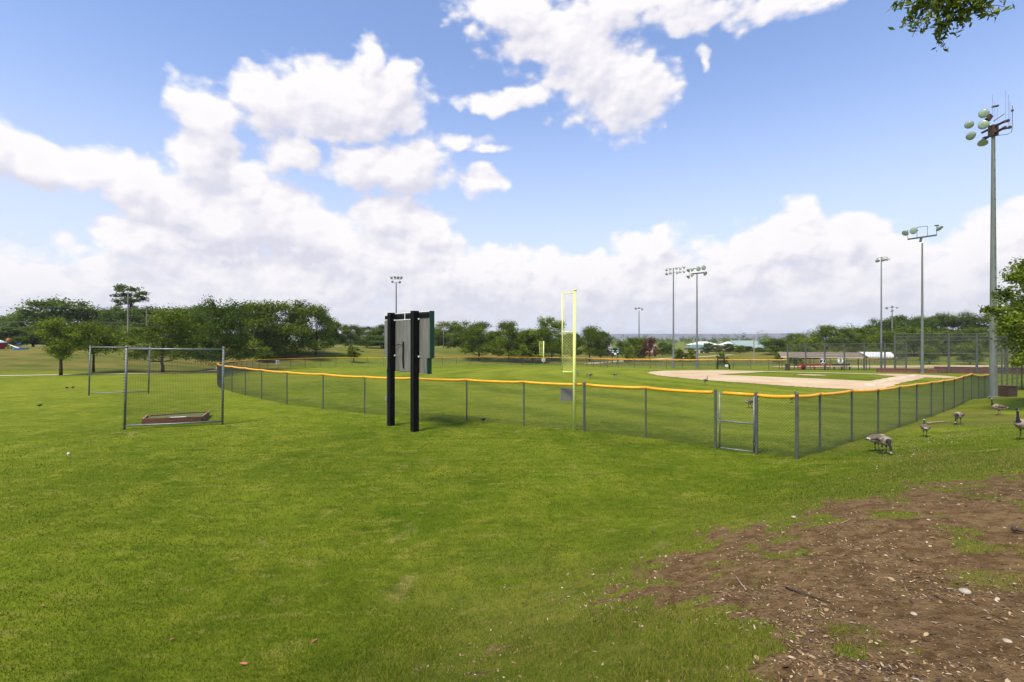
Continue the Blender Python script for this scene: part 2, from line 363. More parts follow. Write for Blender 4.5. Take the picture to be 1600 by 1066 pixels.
gr = mixc(t, mth(t, 'MULTIPLY', smooth(t, nD, .45, .7), .45), gr, (.030, .065, .006))
dryc = mixc(t, smooth(t, noise(t, vmt(t, 'MULTIPLY', O, (.35, 1, 1)), .25, 7, .65), .4, .62), (.085, .105, .018), (.175, .145, .040))
dryc = mixc(t, mth(t, 'MULTIPLY', smooth(t, nC, .45, .7), .5), dryc, (.07, .085, .018))
gr = mixc(t, mth(t, 'MULTIPLY', smooth(t, noise(t, vmt(t, 'MULTIPLY', O, (.5, 1.6, 1)), 1.6, 7, .7), .50, .66), .5), gr, (.04, .078, .005))
gr = mixc(t, mth(t, 'MULTIPLY', smooth(t, noise(t, vmt(t, 'MULTIPLY', O, (.6, 1.5, 1)), 2.3, 7, .7), .53, .66), .55), gr, (.25, .23, .05))
gr = mixc(t, sp.outputs[1], gr, dryc)
soil = mixc(t, smooth(t, nC, .35, .65), (.105, .063, .027), (.21, .137, .066))
soil = mixc(t, smooth(t, nE, .50, .70), soil, (.045, .028, .017))
soil = mixc(t, mth(t, 'MULTIPLY', smooth(t, nD, .60, .72), .8), soil, (.30, .20, .12))
sm = smooth(t, mth(t, 'ADD', sp.outputs[0], mth(t, 'MULTIPLY', mth(t, 'SUBTRACT', nE, .5), 1.6)), .2, .75)
t.links.new(mixc(t, sm, gr, soil), b.inputs['Base Color'])
b.inputs['Roughness'].default_value = .9; b.inputs['Specular IOR Level'].default_value = .02
bn = t.nodes.new('ShaderNodeBump'); bn.inputs['Strength'].default_value = .8; bn.inputs['Distance'].default_value = .045
hh = mth(t, 'ADD', mth(t, 'MULTIPLY', nE, 1.0), mth(t, 'ADD', mth(t, 'MULTIPLY', nD, .5), mth(t, 'MULTIPLY', nC, 1.2)))
t.links.new(hh, bn.inputs['Height']); t.links.new(bn.outputs[0], b.inputs['Normal'])
M_ground = mg_

# ------------------------------------------------------------------ ground sheet (polar grid out to the horizon)
ang = np.concatenate([np.arange(-58, 58, .3), np.arange(58, 302, 4.0)]); ang = np.radians(ang)
rr = [.0]; r_ = .35
while r_ < 5900: rr.append(r_); r_ *= 1.0175 if r_ < 140 else 1.05
rr = np.array(rr)
RR, AA = np.meshgrid(rr, ang, indexing='ij'); gx = RR*np.sin(AA); gy = RR*np.cos(AA)
gz = Harr(gx, gy)
dm = dirt_mask(gx, gy); wm = worn_mask(gx, gy)
gz = gz + np.where(RR < 60, (fbm(gx*1.3, gy*1.3, 3, 4)-.5)*.06*sst(60, 20, RR), 0) + np.where(RR < 14, (fbm(gx*9, gy*9, 13, 4)-.5)*.03*dm, 0)
dry = np.zeros_like(gx)
dry = np.maximum(dry, sst(66, 72, gy)*sst(-38, -46, gx))                       # bank left of the outfield
dry = np.maximum(dry, sst(112, 122, gy - .12*np.abs(gx))*sst(400, 300, RR)*.85)                    # bank beyond the outfield
dry = np.maximum(dry, wm*.62*(1-dm)*sst(.3, .6, fbm(gx*1.5, gy*1.5, 71, 4)+.15))
dry = np.maximum(dry, sst(3.0, 5.0, .73*gx-.68*gy+5.5)*sst(70, 40, RR)*.75*sst(.35, .6, fbm(gx*.35, gy*.35, 22, 4)))
far = sst(300, 500, RR); dry = np.maximum(dry*(1-far), far*.3)
hd = np.hypot(gx-54, gy-66)
stripe = .5+.5*np.sin(hd*2*math.pi/5.2 + 1.6*np.sin(gx*.03))
pat = stripe*.55*sst(75, 68, hd)*sst(24, 30, hd)*(gy > 20)
lawn = sst(-.5, .5, (.5+.5*np.sin((gx*.75+gy*.66)*2*math.pi/3.4 + fbm(gx*.15, gy*.15, 90, 3)*3)))*.18*sst(75, 82, hd)
pat = pat+lawn + .4*sst(.45, .75, fbm(gx*.06, gy*.06, 44, 4)) + .35*sst(30, 50, RR)*sst(80, 70, RR)*(gx < -20)  # last term paints the brighter lit band into the left mid-distance lawn
cols = np.stack([np.clip(dm + .0 + wm*.22*sst(.45, .7, fbm(gx*3, gy*3, 77, 4)), 0, 1), np.clip(dry, 0, 1), np.clip(pat, 0, 1)], -1).reshape(-1, 3)
nr, na = gx.shape
ii, jj = np.meshgrid(np.arange(nr-1), np.arange(na), indexing='ij'); j2 = (jj+1) % na
quads = np.stack([ii*na+jj, (ii+1)*na+jj, (ii+1)*na+j2, ii*na+j2], -1).reshape(-1)
me = np_mesh('ground', np.stack([gx, gy, gz], -1).reshape(-1, 3), quads, 4, M_ground, cols, True)
ground = bpy.data.objects.new('ground', me); COL.objects.link(ground); tag(ground, kind='structure')
if me.polygons[5000].normal.z < 0: me.flip_normals()

# ------------------------------------------------------------------ sheets laid on the terrain
def sheet(name, pts_inside, x0, x1, y0, y1, step, m, lift=.03, uvrot=None):
    """grid sheet following the ground, keeping the cells whose centre passes pts_inside; soft rim from snapping to a fine grid"""
    xs = np.arange(x0, x1+step, step); ys = np.arange(y0, y1+step, step)
    GX, GY = np.meshgrid(xs, ys, indexing='ij'); GZ = Harr(GX, GY)+lift
    cx = (GX[:-1, :-1]+GX[1:, 1:])/2; cy = (GY[:-1, :-1]+GY[1:, 1:])/2
    keep = pts_inside(cx, cy); n = GX.shape[1]
    i, j = np.nonzero(keep); q = np.stack([i*n+j, (i+1)*n+j, (i+1)*n+j+1, i*n+j+1], -1)
    used, inv = np.unique(q, return_inverse=True)
    V = np.stack([GX, GY, GZ], -1).reshape(-1, 3)[used]
    o = bpy.data.objects.new(name, np_mesh(name, V, inv.ravel(), 4, m, None, True)); COL.objects.link(o)
    return tag(o, kind='structure')
M_clay = mat('infield_clay', (.43, .295, .16), .95, 0, .1, .16, .3, 8, col2=(.54, .42, .275))
M_chalk = mat('worn_white_chalk', (.58, .47, .34), .95, 0, .06, 2)
HOME = np.array([54.0, 66.0]); u1 = np.array([-.743, -.669]); u2 = np.array([-.688, .726])
def fieldc(x, y):
    dx = x-HOME[0]; dy = y-HOME[1]; det = u1[0]*u2[1]-u1[1]*u2[0]
    return (dx*u2[1]-dy*u2[0])/det, (u1[0]*dy-u1[1]*dx)/det
def infield(x, y):
    a, b_ = fieldc(x, y); n = (fbm(x*.8, y*.8, 61, 3)-.5)*1.1
    arc = np.hypot(x-39.5, y-66.3) < 20.4+n
    wedge = (a > -1.6+n*.5) & (b_ > -1.6+n*.5)
    home = np.hypot(x-HOME[0], y-HOME[1]) < 4.2+n*.6
    grass = (a > 1.2) & (b_ > 1.2) & (a < 18.2) & (b_ < 18.2) & (np.hypot(x-HOME[0], y-HOME[1]) > 4.2)
    mound = np.hypot(x-(HOME[0]-14*.98), y-(HOME[1]+.4)) < 1.7
    grass &= ~mound
    path = ((np.abs(a) < 1.6) & (b_ > 0) & (b_ < 26)) | ((np.abs(b_) < 1.6) & (a > 0) & (a < 26))
    return ((arc & wedge) | home | path) & ~grass
sheet('infield_dirt', infield, 16, 62, 42, 90, .25, M_clay, .035)
sheet('worn_chalk_baseline', lambda x, y: ((np.abs(fieldc(x, y)[1]-.2+(fbm(x*.6, y*.6, 4, 3)-.5)*1.6) < .35*sst(.2, .6, fbm(x*.4, y*.4, 6, 3)+.2)) & (fieldc(x, y)[0] > -3) & (fieldc(x, y)[0] < 24)), 30, 60, 44, 72, .22, M_chalk, .05)
sheet('worn_chalk_far_baseline', lambda x, y: ((np.abs(fieldc(x, y)[0]-.2+(fbm(x*.6, y*.6, 14, 3)-.5)*1.2) < .4) & (fieldc(x, y)[1] > 1) & (fieldc(x, y)[1] < 21)), 34, 60, 60, 86, .22, M_chalk, .05)
sheet('neighbour_infield_dirt', lambda x, y: ((x-86)/27)**2+((y-112)/7)**2 < 1, 55, 118, 100, 124, .5, M_clay, .06)
M_path = mat('pale_gravel_path', (.40, .34, .25), .95, 0, .12, 1.5)
def strip(name, pts, wd, m, lift=.04):
    P_ = []
    for k in range(len(pts)-1):
        a = Vector(pts[k]); b2 = Vector(pts[k+1]); n = max(2, int((b2-a).length/2))
        P_ += [a.lerp(b2, i/n) for i in range(n)]
    P_.append(Vector(pts[-1])); mb = MB(); vs = []
    for i, p in enumerate(P_):
        d_ = (P_[min(i+1, len(P_)-1)]-P_[max(i-1, 0)]).normalized(); nrm = Vector((-d_.y, d_.x))
        for s_ in (-1, -.33, .33, 1):
            q = p+nrm*wd/2*s_; vs.append((q.x, q.y, H(q.x, q.y)+lift))
    fs = [(i*4+k, i*4+k+1, (i+1)*4+k+1, (i+1)*4+k) for i in range(len(P_)-1) for k in range(3)]
    mb.add(vs, fs); return tag(mb.build(name, m), kind='structure')
strip('footpath', [(-150, 50), (-100, 57.5), (-75, 61), (-62, 62.3), (-50, 66), (-45.5, 72), (-47, 79), (-50, 85)], 1.6, M_path)
strip('park_path', [(20, 127), (27, 140), (34, 152), (52, 168), (80, 180)], 3.2, M_path)

# concrete pad by the near dugout
mb = MB(); pad = [(43.8, 40.6), (62, 52), (64, 49), (46.4, 38.2)]
pp = [(x, y, H(x, y)+.09) for x, y in pad]; lo = [(x, y, H(x, y)-.1) for x, y in pad]
mb.add(lo+pp, [(4, 5, 6, 7), (0, 1, 5, 4), (1, 2, 6, 5), (2, 3, 7, 6), (3, 0, 4, 7)])
tag(mb.build('concrete_walk', M_concrete), kind='structure')

# ------------------------------------------------------------------ chain link fences
def lerp2(a, b, t): return (a[0]+(b[0]-a[0])*t, a[1]+(b[1]-a[1])*t)
def chain(mb, a, b, za, zb, h0, h1, pitch=.072, rad=.0021):
    """diamond wires between ground points a,b (x,y) whose ground heights are za,zb"""
    L = math.hypot(b[0]-a[0], b[1]-a[1]); hh = h1-h0; step = pitch*1.414
    def pt(s, h): t_ = s/L; return Vector((a[0]+(b[0]-a[0])*t_, a[1]+(b[1]-a[1])*t_, za+(zb-za)*t_+h0+h))
    nx = Vector(((b[0]-a[0])/L, (b[1]-a[1])/L, 0)); ny = Vector((-nx.y, nx.x, 0))
    for sg in (1, -1):
        c = -hh + step*.5
        while c < L:
            s0, s1 = max(c, 0), min(c+hh, L)
            if s1-s0 > .02:
                ha, hb = (s0-c, s1-c) if sg > 0 else (hh-(s0-c), hh-(s1-c))
                p, q = pt(s0, ha), pt(s1, hb); u = nx*(-sg)+Vector((0, 0, 1)); u = u.normalized()*rad; o_ = ny*(sg*rad*.6)
                vs = [p+u+o_, p-u+o_, p-o_*1.2+ny*rad*.2, q+u+o_, q-u+o_, q-o_*1.2+ny*rad*.2]
                mb.add(vs, [(0, 1, 4, 3), (1, 2, 5, 4), (2, 0, 3, 5)])
            c += step
def fence(root, posts, h, m_post=M_post, m_wire=M_wire, cap=M_cap, cap_r=.052, post_r=.034, big=(), rails=(), pitch=.066, wr=.0034, top_extra=0, skip=(), nocap=()):
    """posts: list of (x, y) post positions in order; one part per post, one for the fabric, one for the rail"""
    zs = [H(x, y) for x, y in posts]; cm = MB(); rm = MB(); cp = MB(); rms = [MB() for _ in rails]
    for i, (x, y) in enumerate(posts):
        r_ = post_r*1.45 if i in big else post_r
        top = zs[i]+h+(.06 if i in big else -.02)+top_extra
        m_ = MB().tube([(x, y, zs[i]-.1), (x, y, top)], r_, 8)
        if i in big or top_extra: m_.lathe((x, y, top), (0, 0, 1), [(0, r_*1.12), (.03, r_*1.12), (.06, r_*.7), (.075, .001)], 8)
        m_.build('post', m_post, root)
    for i in range(len(posts)-1):
        if i in skip: continue
        chain(cm, posts[i], posts[i+1], zs[i], zs[i+1], .03, h, pitch, wr)
        a, b_ = posts[i], posts[i+1]; A = (a[0], a[1], zs[i]+h); B_ = (b_[0], b_[1], zs[i+1]+h)
        if i not in nocap:
            if cap is not None:
                pts = []
                for k in range(7):
                    t_ = k/6; sag = -.022*math.sin(math.pi*t_)+.012
                    if k in (0, 6): sag = .028
                    pts.append((A[0]+(B_[0]-A[0])*t_, A[1]+(B_[1]-A[1])*t_, A[2]+(B_[2]-A[2])*t_+sag))
                if i in big: pts[0] = tuple(Vector(pts[0]).lerp(Vector(pts[1]), .22))
                if i+1 in big: pts[-1] = tuple(Vector(pts[-1]).lerp(Vector(pts[-2]), .22))
                cp.tube(pts, cap_r, 10)
            else: rm.tube([A, B_], max(.024, post_r*.5), 6)
        for ri, rh in enumerate(rails): rms[ri].tube([(a[0], a[1], zs[i]+rh), (b_[0], b_[1], zs[i+1]+rh)], max(.022, post_r*.45), 6)
    cm.build('chain_link', m_wire, root)
    if cp.v: cp.build('rail_cap', cap, root, True)
    if rm.v: rm.build('rail', m_post, root)
    for r2 in rms: r2.build('rail', m_post, root)
def resample(pts, sp):
    out = [pts[0]]; 
    for a, b_ in zip(pts[:-1], pts[1:]):
        L = math.hypot(b_[0]-a[0], b_[1]-a[1]); n = max(1, round(L/sp))
        out += [lerp2(a, b_, (k+1)/n) for k in range(n)]
    return out
def smoothpath(pts, n=8):
    out = []
    P_ = [pts[0]]+list(pts)+[pts[-1]]
    for i in range(1, len(P_)-2):
        p0, p1, p2, p3 = [np.array(P_[k]) for k in (i-1, i, i+1, i+2)]
        for k in range(n):
            t_ = k/n; out.append(tuple(.5*((2*p1)+(-p0+p2)*t_+(2*p0-5*p1+4*p2-p3)*t_**2+(-p0+3*p1-3*p2+p3)*t_**3)))
    out.append(tuple(pts[-1])); return out
def evenpts(poly, sp):
    d_ = [0]
    for a, b_ in zip(poly[:-1], poly[1:]): d_.append(d_[-1]+math.hypot(b_[0]-a[0], b_[1]-a[1]))
    n = round(d_[-1]/sp); out = []
    xs = [p[0] for p in poly]; ys = [p[1] for p in poly]
    for k in range(n+1):
        s_ = d_[-1]*k/n; out.append((float(np.interp(s_, d_, xs)), float(np.interp(s_, d_, ys))))
    return out
near = [(6.69, 16.2), (4.94, 18.2), (2.87, 19.57), (.5, 20.85), (-2.05, 22.3), (-4.75, 23.65), (-7.4, 24.75), (-10.2, 26.6), (-12.9, 28.25), (-15.8, 31.1), (-18.1, 33.45), (-20.4, 35.9)]
arc_ = evenpts(smoothpath([(-20.4, 35.9), (-22.9, 38.7), (-26, 43.5), (-30, 50.3), (-33.5, 57), (-36.5, 64), (-39, 71), (-41, 79), (-41.2, 86), (-39, 92), (-34.5, 97), (-28, 100.5), (-14, 106.5), (-3, 110.5), (7.5, 114), (13, 114.5), (17, 112)]), 3.1)
pts = near+arc_[1:]
root = empty('chain_link_fence', (6.69, 16.2, H(6.69, 16.2)), 'long curving outfield chain-link fence with yellow cap, sweeping round the left of the field', 'fence', 'yellow capped chain-link fences')
fence(root, pts, 1.83, big=(0, 2, len(pts)-1))

# side fence with the pedestrian gate
hinge = (5.0+1.87, 0)
gA = (6.69, 16.2); gB = (14.55*.0, 0)
def at(px, Y): return ((px-CX)/F*Y, Y)
gB = at(1182, 15.4); corner = at(1245, 14.5)
d34 = Vector((34.1, 28.9)).normalized()
side = [gB, corner]
s_ = 1.9
while s_ < 44: side.append((corner[0]+d34.x*s_, corner[1]+d34.y*s_)); s_ += 3.2 if s_ < 3 else 3.38
root = empty('chain_link_fence', (corner[0], corner[1], H(*corner)), 'straight chain-link side fence with yellow top cap and pedestrian gate running uphill to the right', 'fence', 'yellow capped chain-link fences')
fence(root, side, 1.83, big=(0, 1, len(side)-1))
ga, gb = Vector(at(1124.5, 16.08)), Vector(at(1178, 15.47)); gza, gzb = H(*ga)+.06, H(*gb)+.06
gd = (gb-ga)
gf = MB()
A0, A1 = Vector((ga.x, ga.y, gza)), Vector((ga.x, ga.y, gza+1.76)); B0, B1 = Vector((gb.x, gb.y, gzb)), Vector((gb.x, gb.y, gzb+1.76))
gf.tube([A0, A1+Vector((0, 0, .05))], .026, 8); gf.tube([B0, B1], .026, 8); gf.tube([A0, B0], .022, 8); gf.tube([A1, B1], .022, 8); gf.tube([A0.lerp(A1, .5), B0.lerp(B1, .5)], .024, 8)
gate = gf.build('gate', M_galv, root, True); tag(gate, 'narrow chain-link gate with galvanised frame and middle bar')
cm = MB(); chain(cm, ga, gb, gza, gzb, .02, 1.74, .066, .0034); ORG[gate] = ORG[root]; cm.build('chain_link', M_wire, gate)
MB().tube([A1.lerp(B1, .10)+Vector((0, 0, .03)), B1+Vector((0, 0, .03))], .052, 10).build('rail_cap', M_cap, gate, True)
for hz_ in (.25, 1.45): MB().box((gb.x+.045, gb.y-.02, gzb+hz_), (.10, .07, .05), math.atan2(gd.y, gd.x)).build('hinge', M_galv, gate)
MB().box((ga.x-.02, ga.y+.0, gza+1.0), (.14, .05, .06), math.atan2(gd.y, gd.x)).box((ga.x-.05, ga.y, gza+1.07), (.02, .03, .12)).build('latch', M_galv, gate)

# far low fence of this field and the next field's fences
far = evenpts(resample([(17, 112), (20.5, 101.5), (32, 99.5), (44, 96.5), (52, 93)], 3), 3.05)
root = empty('chain_link_fence', (17, 112, H(17, 112)), 'far low chain-link fence with yellow cap behind the two paired light poles', 'fence', 'yellow capped chain-link fences')
fence(root, far, 1.83, big=(0, len(far)-1), pitch=.1, wr=.005, post_r=.055, cap_r=.075)
nx1 = evenpts([(20, 124), (35, 122), (60, 120), (78, 122), (100, 130)], 3.2)
root = empty('chain_link_fence', (20, 124, H(20, 124)), 'farthest yellow capped chain-link fence, of the neighbouring field beyond the dugout', 'fence', 'yellow capped chain-link fences')
fence(root, nx1, 1.4, pitch=.11, wr=.005, post_r=.055, cap_r=.07)

# tall fences: dugout front, backstop, near dugout
DG = 88.5
tall1 = evenpts([(52, 93), (55.5, 89.5), (63, 87), (68, 85)], 2.9)
root = empty('tall_fence', (52, 93, H(52, 93)), 'tall grey chain-link fence in front of the far dugout roof', 'fence')
fence(root, tall1, 4.75, cap=None, rails=(2.4,), pitch=.14, wr=.009, top_extra=.05, post_r=.12)
bs_ = evenpts([(68, 85), (66.5, 79.5), (62, 76.5), (76, 73.2), (84, 72)], 3.4)
bs_ = evenpts([(61, 78.5), (76, 74), (88, 70)], 3.45)
root = empty('backstop_fence', (61, 78.5, H(61, 78.5)), 'highest chain-link backstop with four rails behind home plate', 'fence')
fence(root, bs_, 6.1, cap=None, rails=(1.9, 3.0, 5.1, 5.6), pitch=.15, wr=.010, top_extra=.05, post_r=.15)
e_ = (side[-1][0]+.12, side[-1][1]+.15)
nd_ = evenpts([e_, (47.4, 46.6), (53, 50.5), (60, 55)], 1.9)
root = empty('dugout_fence', (e_[0], e_[1], H(*e_)), 'tall close-set chain-link fence of the near dugout at the right edge behind the leafy branches', 'fence')
fence(root, nd_, 5.2, cap=None, rails=(.25, 1.1, 2.0, 3.1), pitch=.10, wr=.0028, top_extra=.05, post_r=.05)
bk = evenpts([(46.5, 42.6), (54, 47.6), (62, 53)], 2.4)
root = empty('dugout_fence', (46.5, 42.6, H(46.5, 42.6)), 'lower rear chain-link fence of the near dugout beside the concrete walk', 'fence')
fence(root, bk, 3.1, cap=None, rails=(.25, 1.2, 2.2), pitch=.10, wr=.0028, post_r=.045)
# near dugout roof
root = empty('dugout_shelter', (50.5, 46.5, H(50.5, 46.5)), 'flat green-grey dugout canopy half hidden by leaves at the right edge', 'dugout')
ang_ = math.atan2(8.4, 12.6); zc = H(50.5, 46.5)+3.25
MB().box((51.5, 47.6, zc), (10, 2.6, .12), ang_).build('roof', M_roofteal, root, bevel=.02)
for t_ in (-4.4, 0, 4.4):
    for s2 in (-1.1, 1.1):
        x = 51.5+math.cos(ang_)*t_-math.sin(ang_)*s2; y = 47.6+math.sin(ang_)*t_+math.cos(ang_)*s2
        MB().tube([(x, y, H(x, y)), (x, y, zc-.06)], .05, 8).build('post', M_post, root)

# dark box by the near fence end
def put(o): return o
bx_, by_ = at(1575, 40.5); zb_ = H(bx_, by_)
root = empty('bat_box', (bx_, by_, zb_), 'dark brown slatted bin standing in the grass beside the big light pole', 'bin')
m_ = MB()
for k in range(5): m_.box((bx_, by_-.36, zb_+.10+k*.165), (.80, .03, .145), .12)
for k in range(5): m_.box((bx_-.40, by_+.02, zb_+.10+k*.165), (.03, .76, .145), .12); m_.box((bx_+.40, by_+.06, zb_+.10+k*.165), (.03, .76, .145), .12)
m_.build('side_slat', M_rust, root, bevel=.008)
MB().box((bx_, by_, zb_+.43), (.72, .72, .80), .12).build('liner', M_black, root)
MB().box((bx_, by_, zb_+.88), (.86, .86, .04), .12).build('lid', M_rust, root, bevel=.01)

# ------------------------------------------------------------------ far dugout
root = empty('dugout_shelter', (58, 92, H(58, 92)), 'long low far dugout with a tan corrugated roof on posts behind the tall fence', 'dugout')
def dg(t, s): # along the dugout from (51,94) direction (18,-6)
    d_ = Vector((18, -6)).normalized(); n_ = Vector((-d_.y, d_.x)); p = Vector((52.3, 96.2))+d_*t+n_*s; return p
ad = math.atan2(-6, 18); rm = MB(); Ld = 13.8; zf = H(*dg(0, 0))+2.45; zr = zf+.55
n = 60
for k in range(n):
    t0 = Ld*k/n; t1 = Ld*(k+1)/n; o0 = .05*(k % 2); o1 = .05*((k+1) % 2)
    a_, b_, c_, d_ = dg(t0, -1.1), dg(t1, -1.1), dg(t1, 1.9), dg(t0, 1.9)
    vs = [(a_.x, a_.y, zf+.05+o0), (b_.x, b_.y, zf+.05+o1), (c_.x, c_.y, zr+.32+o1), (d_.x, d_.y, zr+.32+o0)]
    vs += [(v[0], v[1], v[2]-.05) for v in vs]
    rm.add(vs, [(0, 1, 2, 3), (4, 7, 6, 5), (0, 4, 5, 1), (3, 2, 6, 7)])
rm.build('roof', M_tan, root)
fa = MB(); fa.box((*dg(Ld/2, -1.14), zf-.02), (Ld, .05, .14), ad).build('fascia', M_white, root)
for k in range(6):
    for s2 in (-1.0, 1.7):
        p = dg(.2+k*2.68, s2); MB().tube([(p.x, p.y, H(*p)), (p.x, p.y, zf+(.02 if s2 < 0 else .72))], .06, 6).build('post', M_post, root)
root = empty('canopy', (*dg(16.2, 0), H(*dg(16.2, 0))), 'white corrugated canopy on thin posts at the right end of the tan dugout', 'canopy')
rm = MB(); 
for k in range(20):
    t0 = 14.1+4.4*k/20; t1 = 14.1+4.4*(k+1)/20; o0 = .06*(k % 2); o1 = .06*((k+1) % 2)
    a_, b_, c_, d_ = dg(t0, -1.9), dg(t1, -1.9), dg(t1-.6, 2.0), dg(t0+.6, 2.0)
    rm.add([(a_.x, a_.y, zf+.0+o0), (b_.x, b_.y, zf+.0+o1), (c_.x, c_.y, zf+.95+o1), (d_.x, d_.y, zf+.95+o0)], [(0, 1, 2, 3)])
rm.build('roof', M_white, root)
for t_, s2 in ((14.3, -1.8), (18.2, -1.8), (14.9, 1.8), (17.8, 1.8)):
    p = dg(t_, s2); MB().tube([(p.x, p.y, H(*p)), (p.x, p.y, zf+.02+(.9 if s2 > 0 else 0))], .06, 6).build('post', M_post, root)
def bench(px0, px1, Y, m, label, h=.55, group=None):
    a_ = Vector(at(px0, Y)); b_ = Vector(at(px1, Y)); c_ = (a_+b_)/2; z = H(*c_); L = (b_-a_).length
    r_ = empty('bench', (c_.x, c_.y, z), label, 'bench', group)
    MB().box((c_.x, c_.y, z+h), (L, .34, .07), 0).build('seat', m, r_, bevel=.01)
    MB().box((c_.x, c_.y+.3, z+h+.38), (L, .05, .30), 0).build('backrest', m, r_, bevel=.01)
    for k in (-.42, 0, .42): MB().box((c_.x+k*L, c_.y, z+h/2), (.08, .3, h)).build('leg', m, r_)
bench(1248, 1298, 91, M_red, 'long red team bench under the left of the dugout roof')
bench(1301, 1330, 92, M_pad, 'dark team bench under the dugout roof right of the red bench')
def barrel(px, Y, label, m, rr_=.32, hh_=.95):
    x, y = at(px, Y); z = H(x, y); r_ = empty('trash_can', (x, y, z), label, 'trash can', 'trash cans by the far dugout')
    MB().lathe((x, y, z), (0, 0, 1), [(0, .001), (0, rr_*.9), (.05, rr_*.96), (hh_*.33, rr_), (hh_*.35, rr_*1.05), (hh_*.37, rr_), (hh_*.66, rr_), (hh_*.68, rr_*1.05), (hh_*.7, rr_), (hh_, rr_)], 16).build('drum', m, r_)
    MB().lathe((x, y, z+hh_), (0, 0, 1), [(-.02, rr_*1.07), (.03, rr_*1.07), (.05, rr_*.6), (.03, rr_*.5), (-.1, rr_*.5)], 16).build('lid', M_black, r_)
barrel(1230.5, 88.4, 'rusty brown trash can at the left foot of the far dugout', M_rust, .38, 1.05)
barrel(1255, 93, 'small black trash can behind the left end of the red bench', M_black)
def number_sign(px, py, Y, ch, dark, label):
    x, y = at(px, Y); z = CAMZ-(py-CY)/F*Y; r_ = empty('number_sign', (x, y, z), label, 'sign', 'round number signs on the dugout')
    MB().lathe((x, y, z), (0, -1, 0), [(-.03, .001), (-.03, .56), (.03, .56), (.035, .001)], 32).build('disc', M_black if dark else M_white, r_)
    MB().lathe((x, y, z), (0, -1, 0), [(.036, .54), (.05, .54), (.05, .49), (.036, .49)], 32).build('rim', M_white if dark else M_black, r_)
    cu = bpy.data.curves.new('number', 'FONT'); cu.body = ch; cu.size = .95; cu.extrude = .01; cu.align_x = 'CENTER'; cu.align_y = 'CENTER'; cu.offset = .03
    tmp = bpy.data.objects.new('tmp', cu); COL.objects.link(tmp); dg_ = bpy.context.evaluated_depsgraph_get()
    me_ = bpy.data.meshes.new_from_object(tmp.evaluated_get(dg_)); bpy.data.objects.remove(tmp)
    me_.name = 'number'; me_.materials.clear(); me_.materials.append(M_white if dark else M_black)
    o = bpy.data.objects.new('number', me_); COL.objects.link(o); o.parent = r_; o.location = (0, -.06, 0); o.rotation_euler = (R(90), 0, 0)
number_sign(1285, 564.5, 88.2, '2', True, 'round black sign with a white 2 hanging on the dugout fence')
number_sign(1313, 563.8, 87.4, '3', False, 'round white sign with a black 3 hanging on the dugout fence')
# low walls behind home plate
def lowwall(p, q, h, wd, label):
    a_, b_ = Vector(p), Vector(q); c_ = (a_+b_)/2; z = min(H(*a_), H(*b_)); L = (b_-a_).length; an = math.atan2((b_-a_).y, (b_-a_).x)
    r_ = empty('block_wall', (c_.x, c_.y, z), label, 'wall')
    MB().box((c_.x, c_.y, z+h/2-.15), (L, wd, h+.3), an).build('wall', M_maroon, r_)
    MB().box((c_.x, c_.y, z+h+.03), (L+.06, wd+.1, .06), an).build('coping', M_maroon, r_, bevel=.01)
lowwall((58.5, 79), (66, 76.6), .55, .3, 'low maroon block wall left of the big backstop posts')
lowwall((66.2, 77.2), (78, 73.6), .95, .3, 'higher maroon block wall at the foot of the backstop')

# ------------------------------------------------------------------ batting screens
def batting_screen(tl, bl, tr, br, label, net, grp):
    r_ = empty('batting_screen', bl, label, 'batting screen', grp)
    tl, bl, tr, br = map(Vector, (tl, bl, tr, br)); rr_ = .043
    for a_, b_ in ((bl, tl), (br, tr)):
        m_ = MB().tube([a_-Vector((0, 0, .03)), b_], rr_, 10); m_.lathe(b_, (0, 0, 1), [(0, rr_), (.0, rr_*1.25), (.04, rr_*1.2), (.07, rr_*.6), (.08, .001)], 10); m_.build('post', M_galv, r_, True)
    MB().tube([tl-Vector((0, 0, .05)), tr-Vector((0, 0, .05))], .038, 10).build('top_bar', M_galv, r_, True)
    b0 = bl.lerp(tl, .05); b1 = br.lerp(tr, .05)
    MB().tube([b0, b0.lerp(b1, .5)-Vector((0, 0, .02)), b1], .034, 10).build('bottom_bar', M_galv, r_, True)
    if net:
        m_ = MB(); n1_ = 62; n2_ = 58; cy_ = (tr-tl).cross(Vector((0, 0, 1))).normalized()
        def q(u, v_): 
            p = (b0.lerp(b1, u)).lerp(tl.lerp(tr, u), v_); return p + cy_*(.05*math.sin(math.pi*u)*math.sin(math.pi*v_)) 
        for i in range(1, n1_): m_.tube([q(i/n1_, v_/6) for v_ in range(7)], .0030, 3, False)
        for j in range(1, n2_): m_.tube([q(u/6, j/n2_) for u in range(7)], .0030, 3, False)
        m_.build('net', M_net, r_)
    m_ = MB()
    for k in range(26): 
        for a_, b_ in ((b0, tl), (b1, tr)):
            p = a_.lerp(b_, k/26); m_.tube([p+Vector((.055, -.055, .03)), p+Vector((-.055, -.055, -.02))], .006, 4)
    m_.build('lacing', M_net, r_)
def P3(px, py, Y): return ((px-CX)/F*Y, Y, CAMZ-(py-CY)/F*Y)
def onG(px, Y): x, y = at(px, Y); return (x, y, H(x, y))
bl = onG(194.5, 19.9); br = onG(347.5, 21.1)
batting_screen((bl[0]+.09, bl[1], bl[2]+3.32), bl, (br[0]+.05, br[1], br[2]+3.27), br, 'near galvanised pipe batting screen with black net around the timber mound', True, 'pipe batting screens')
bl = onG(139, 32.9); br = onG(232, 34.4)
batting_screen((bl[0]+.09, bl[1], bl[2]+3.28), bl, (br[0]+.09, br[1], br[2]+3.25), br, 'farther empty pipe batting screen frame standing behind the netted one', False, 'pipe batting screens')

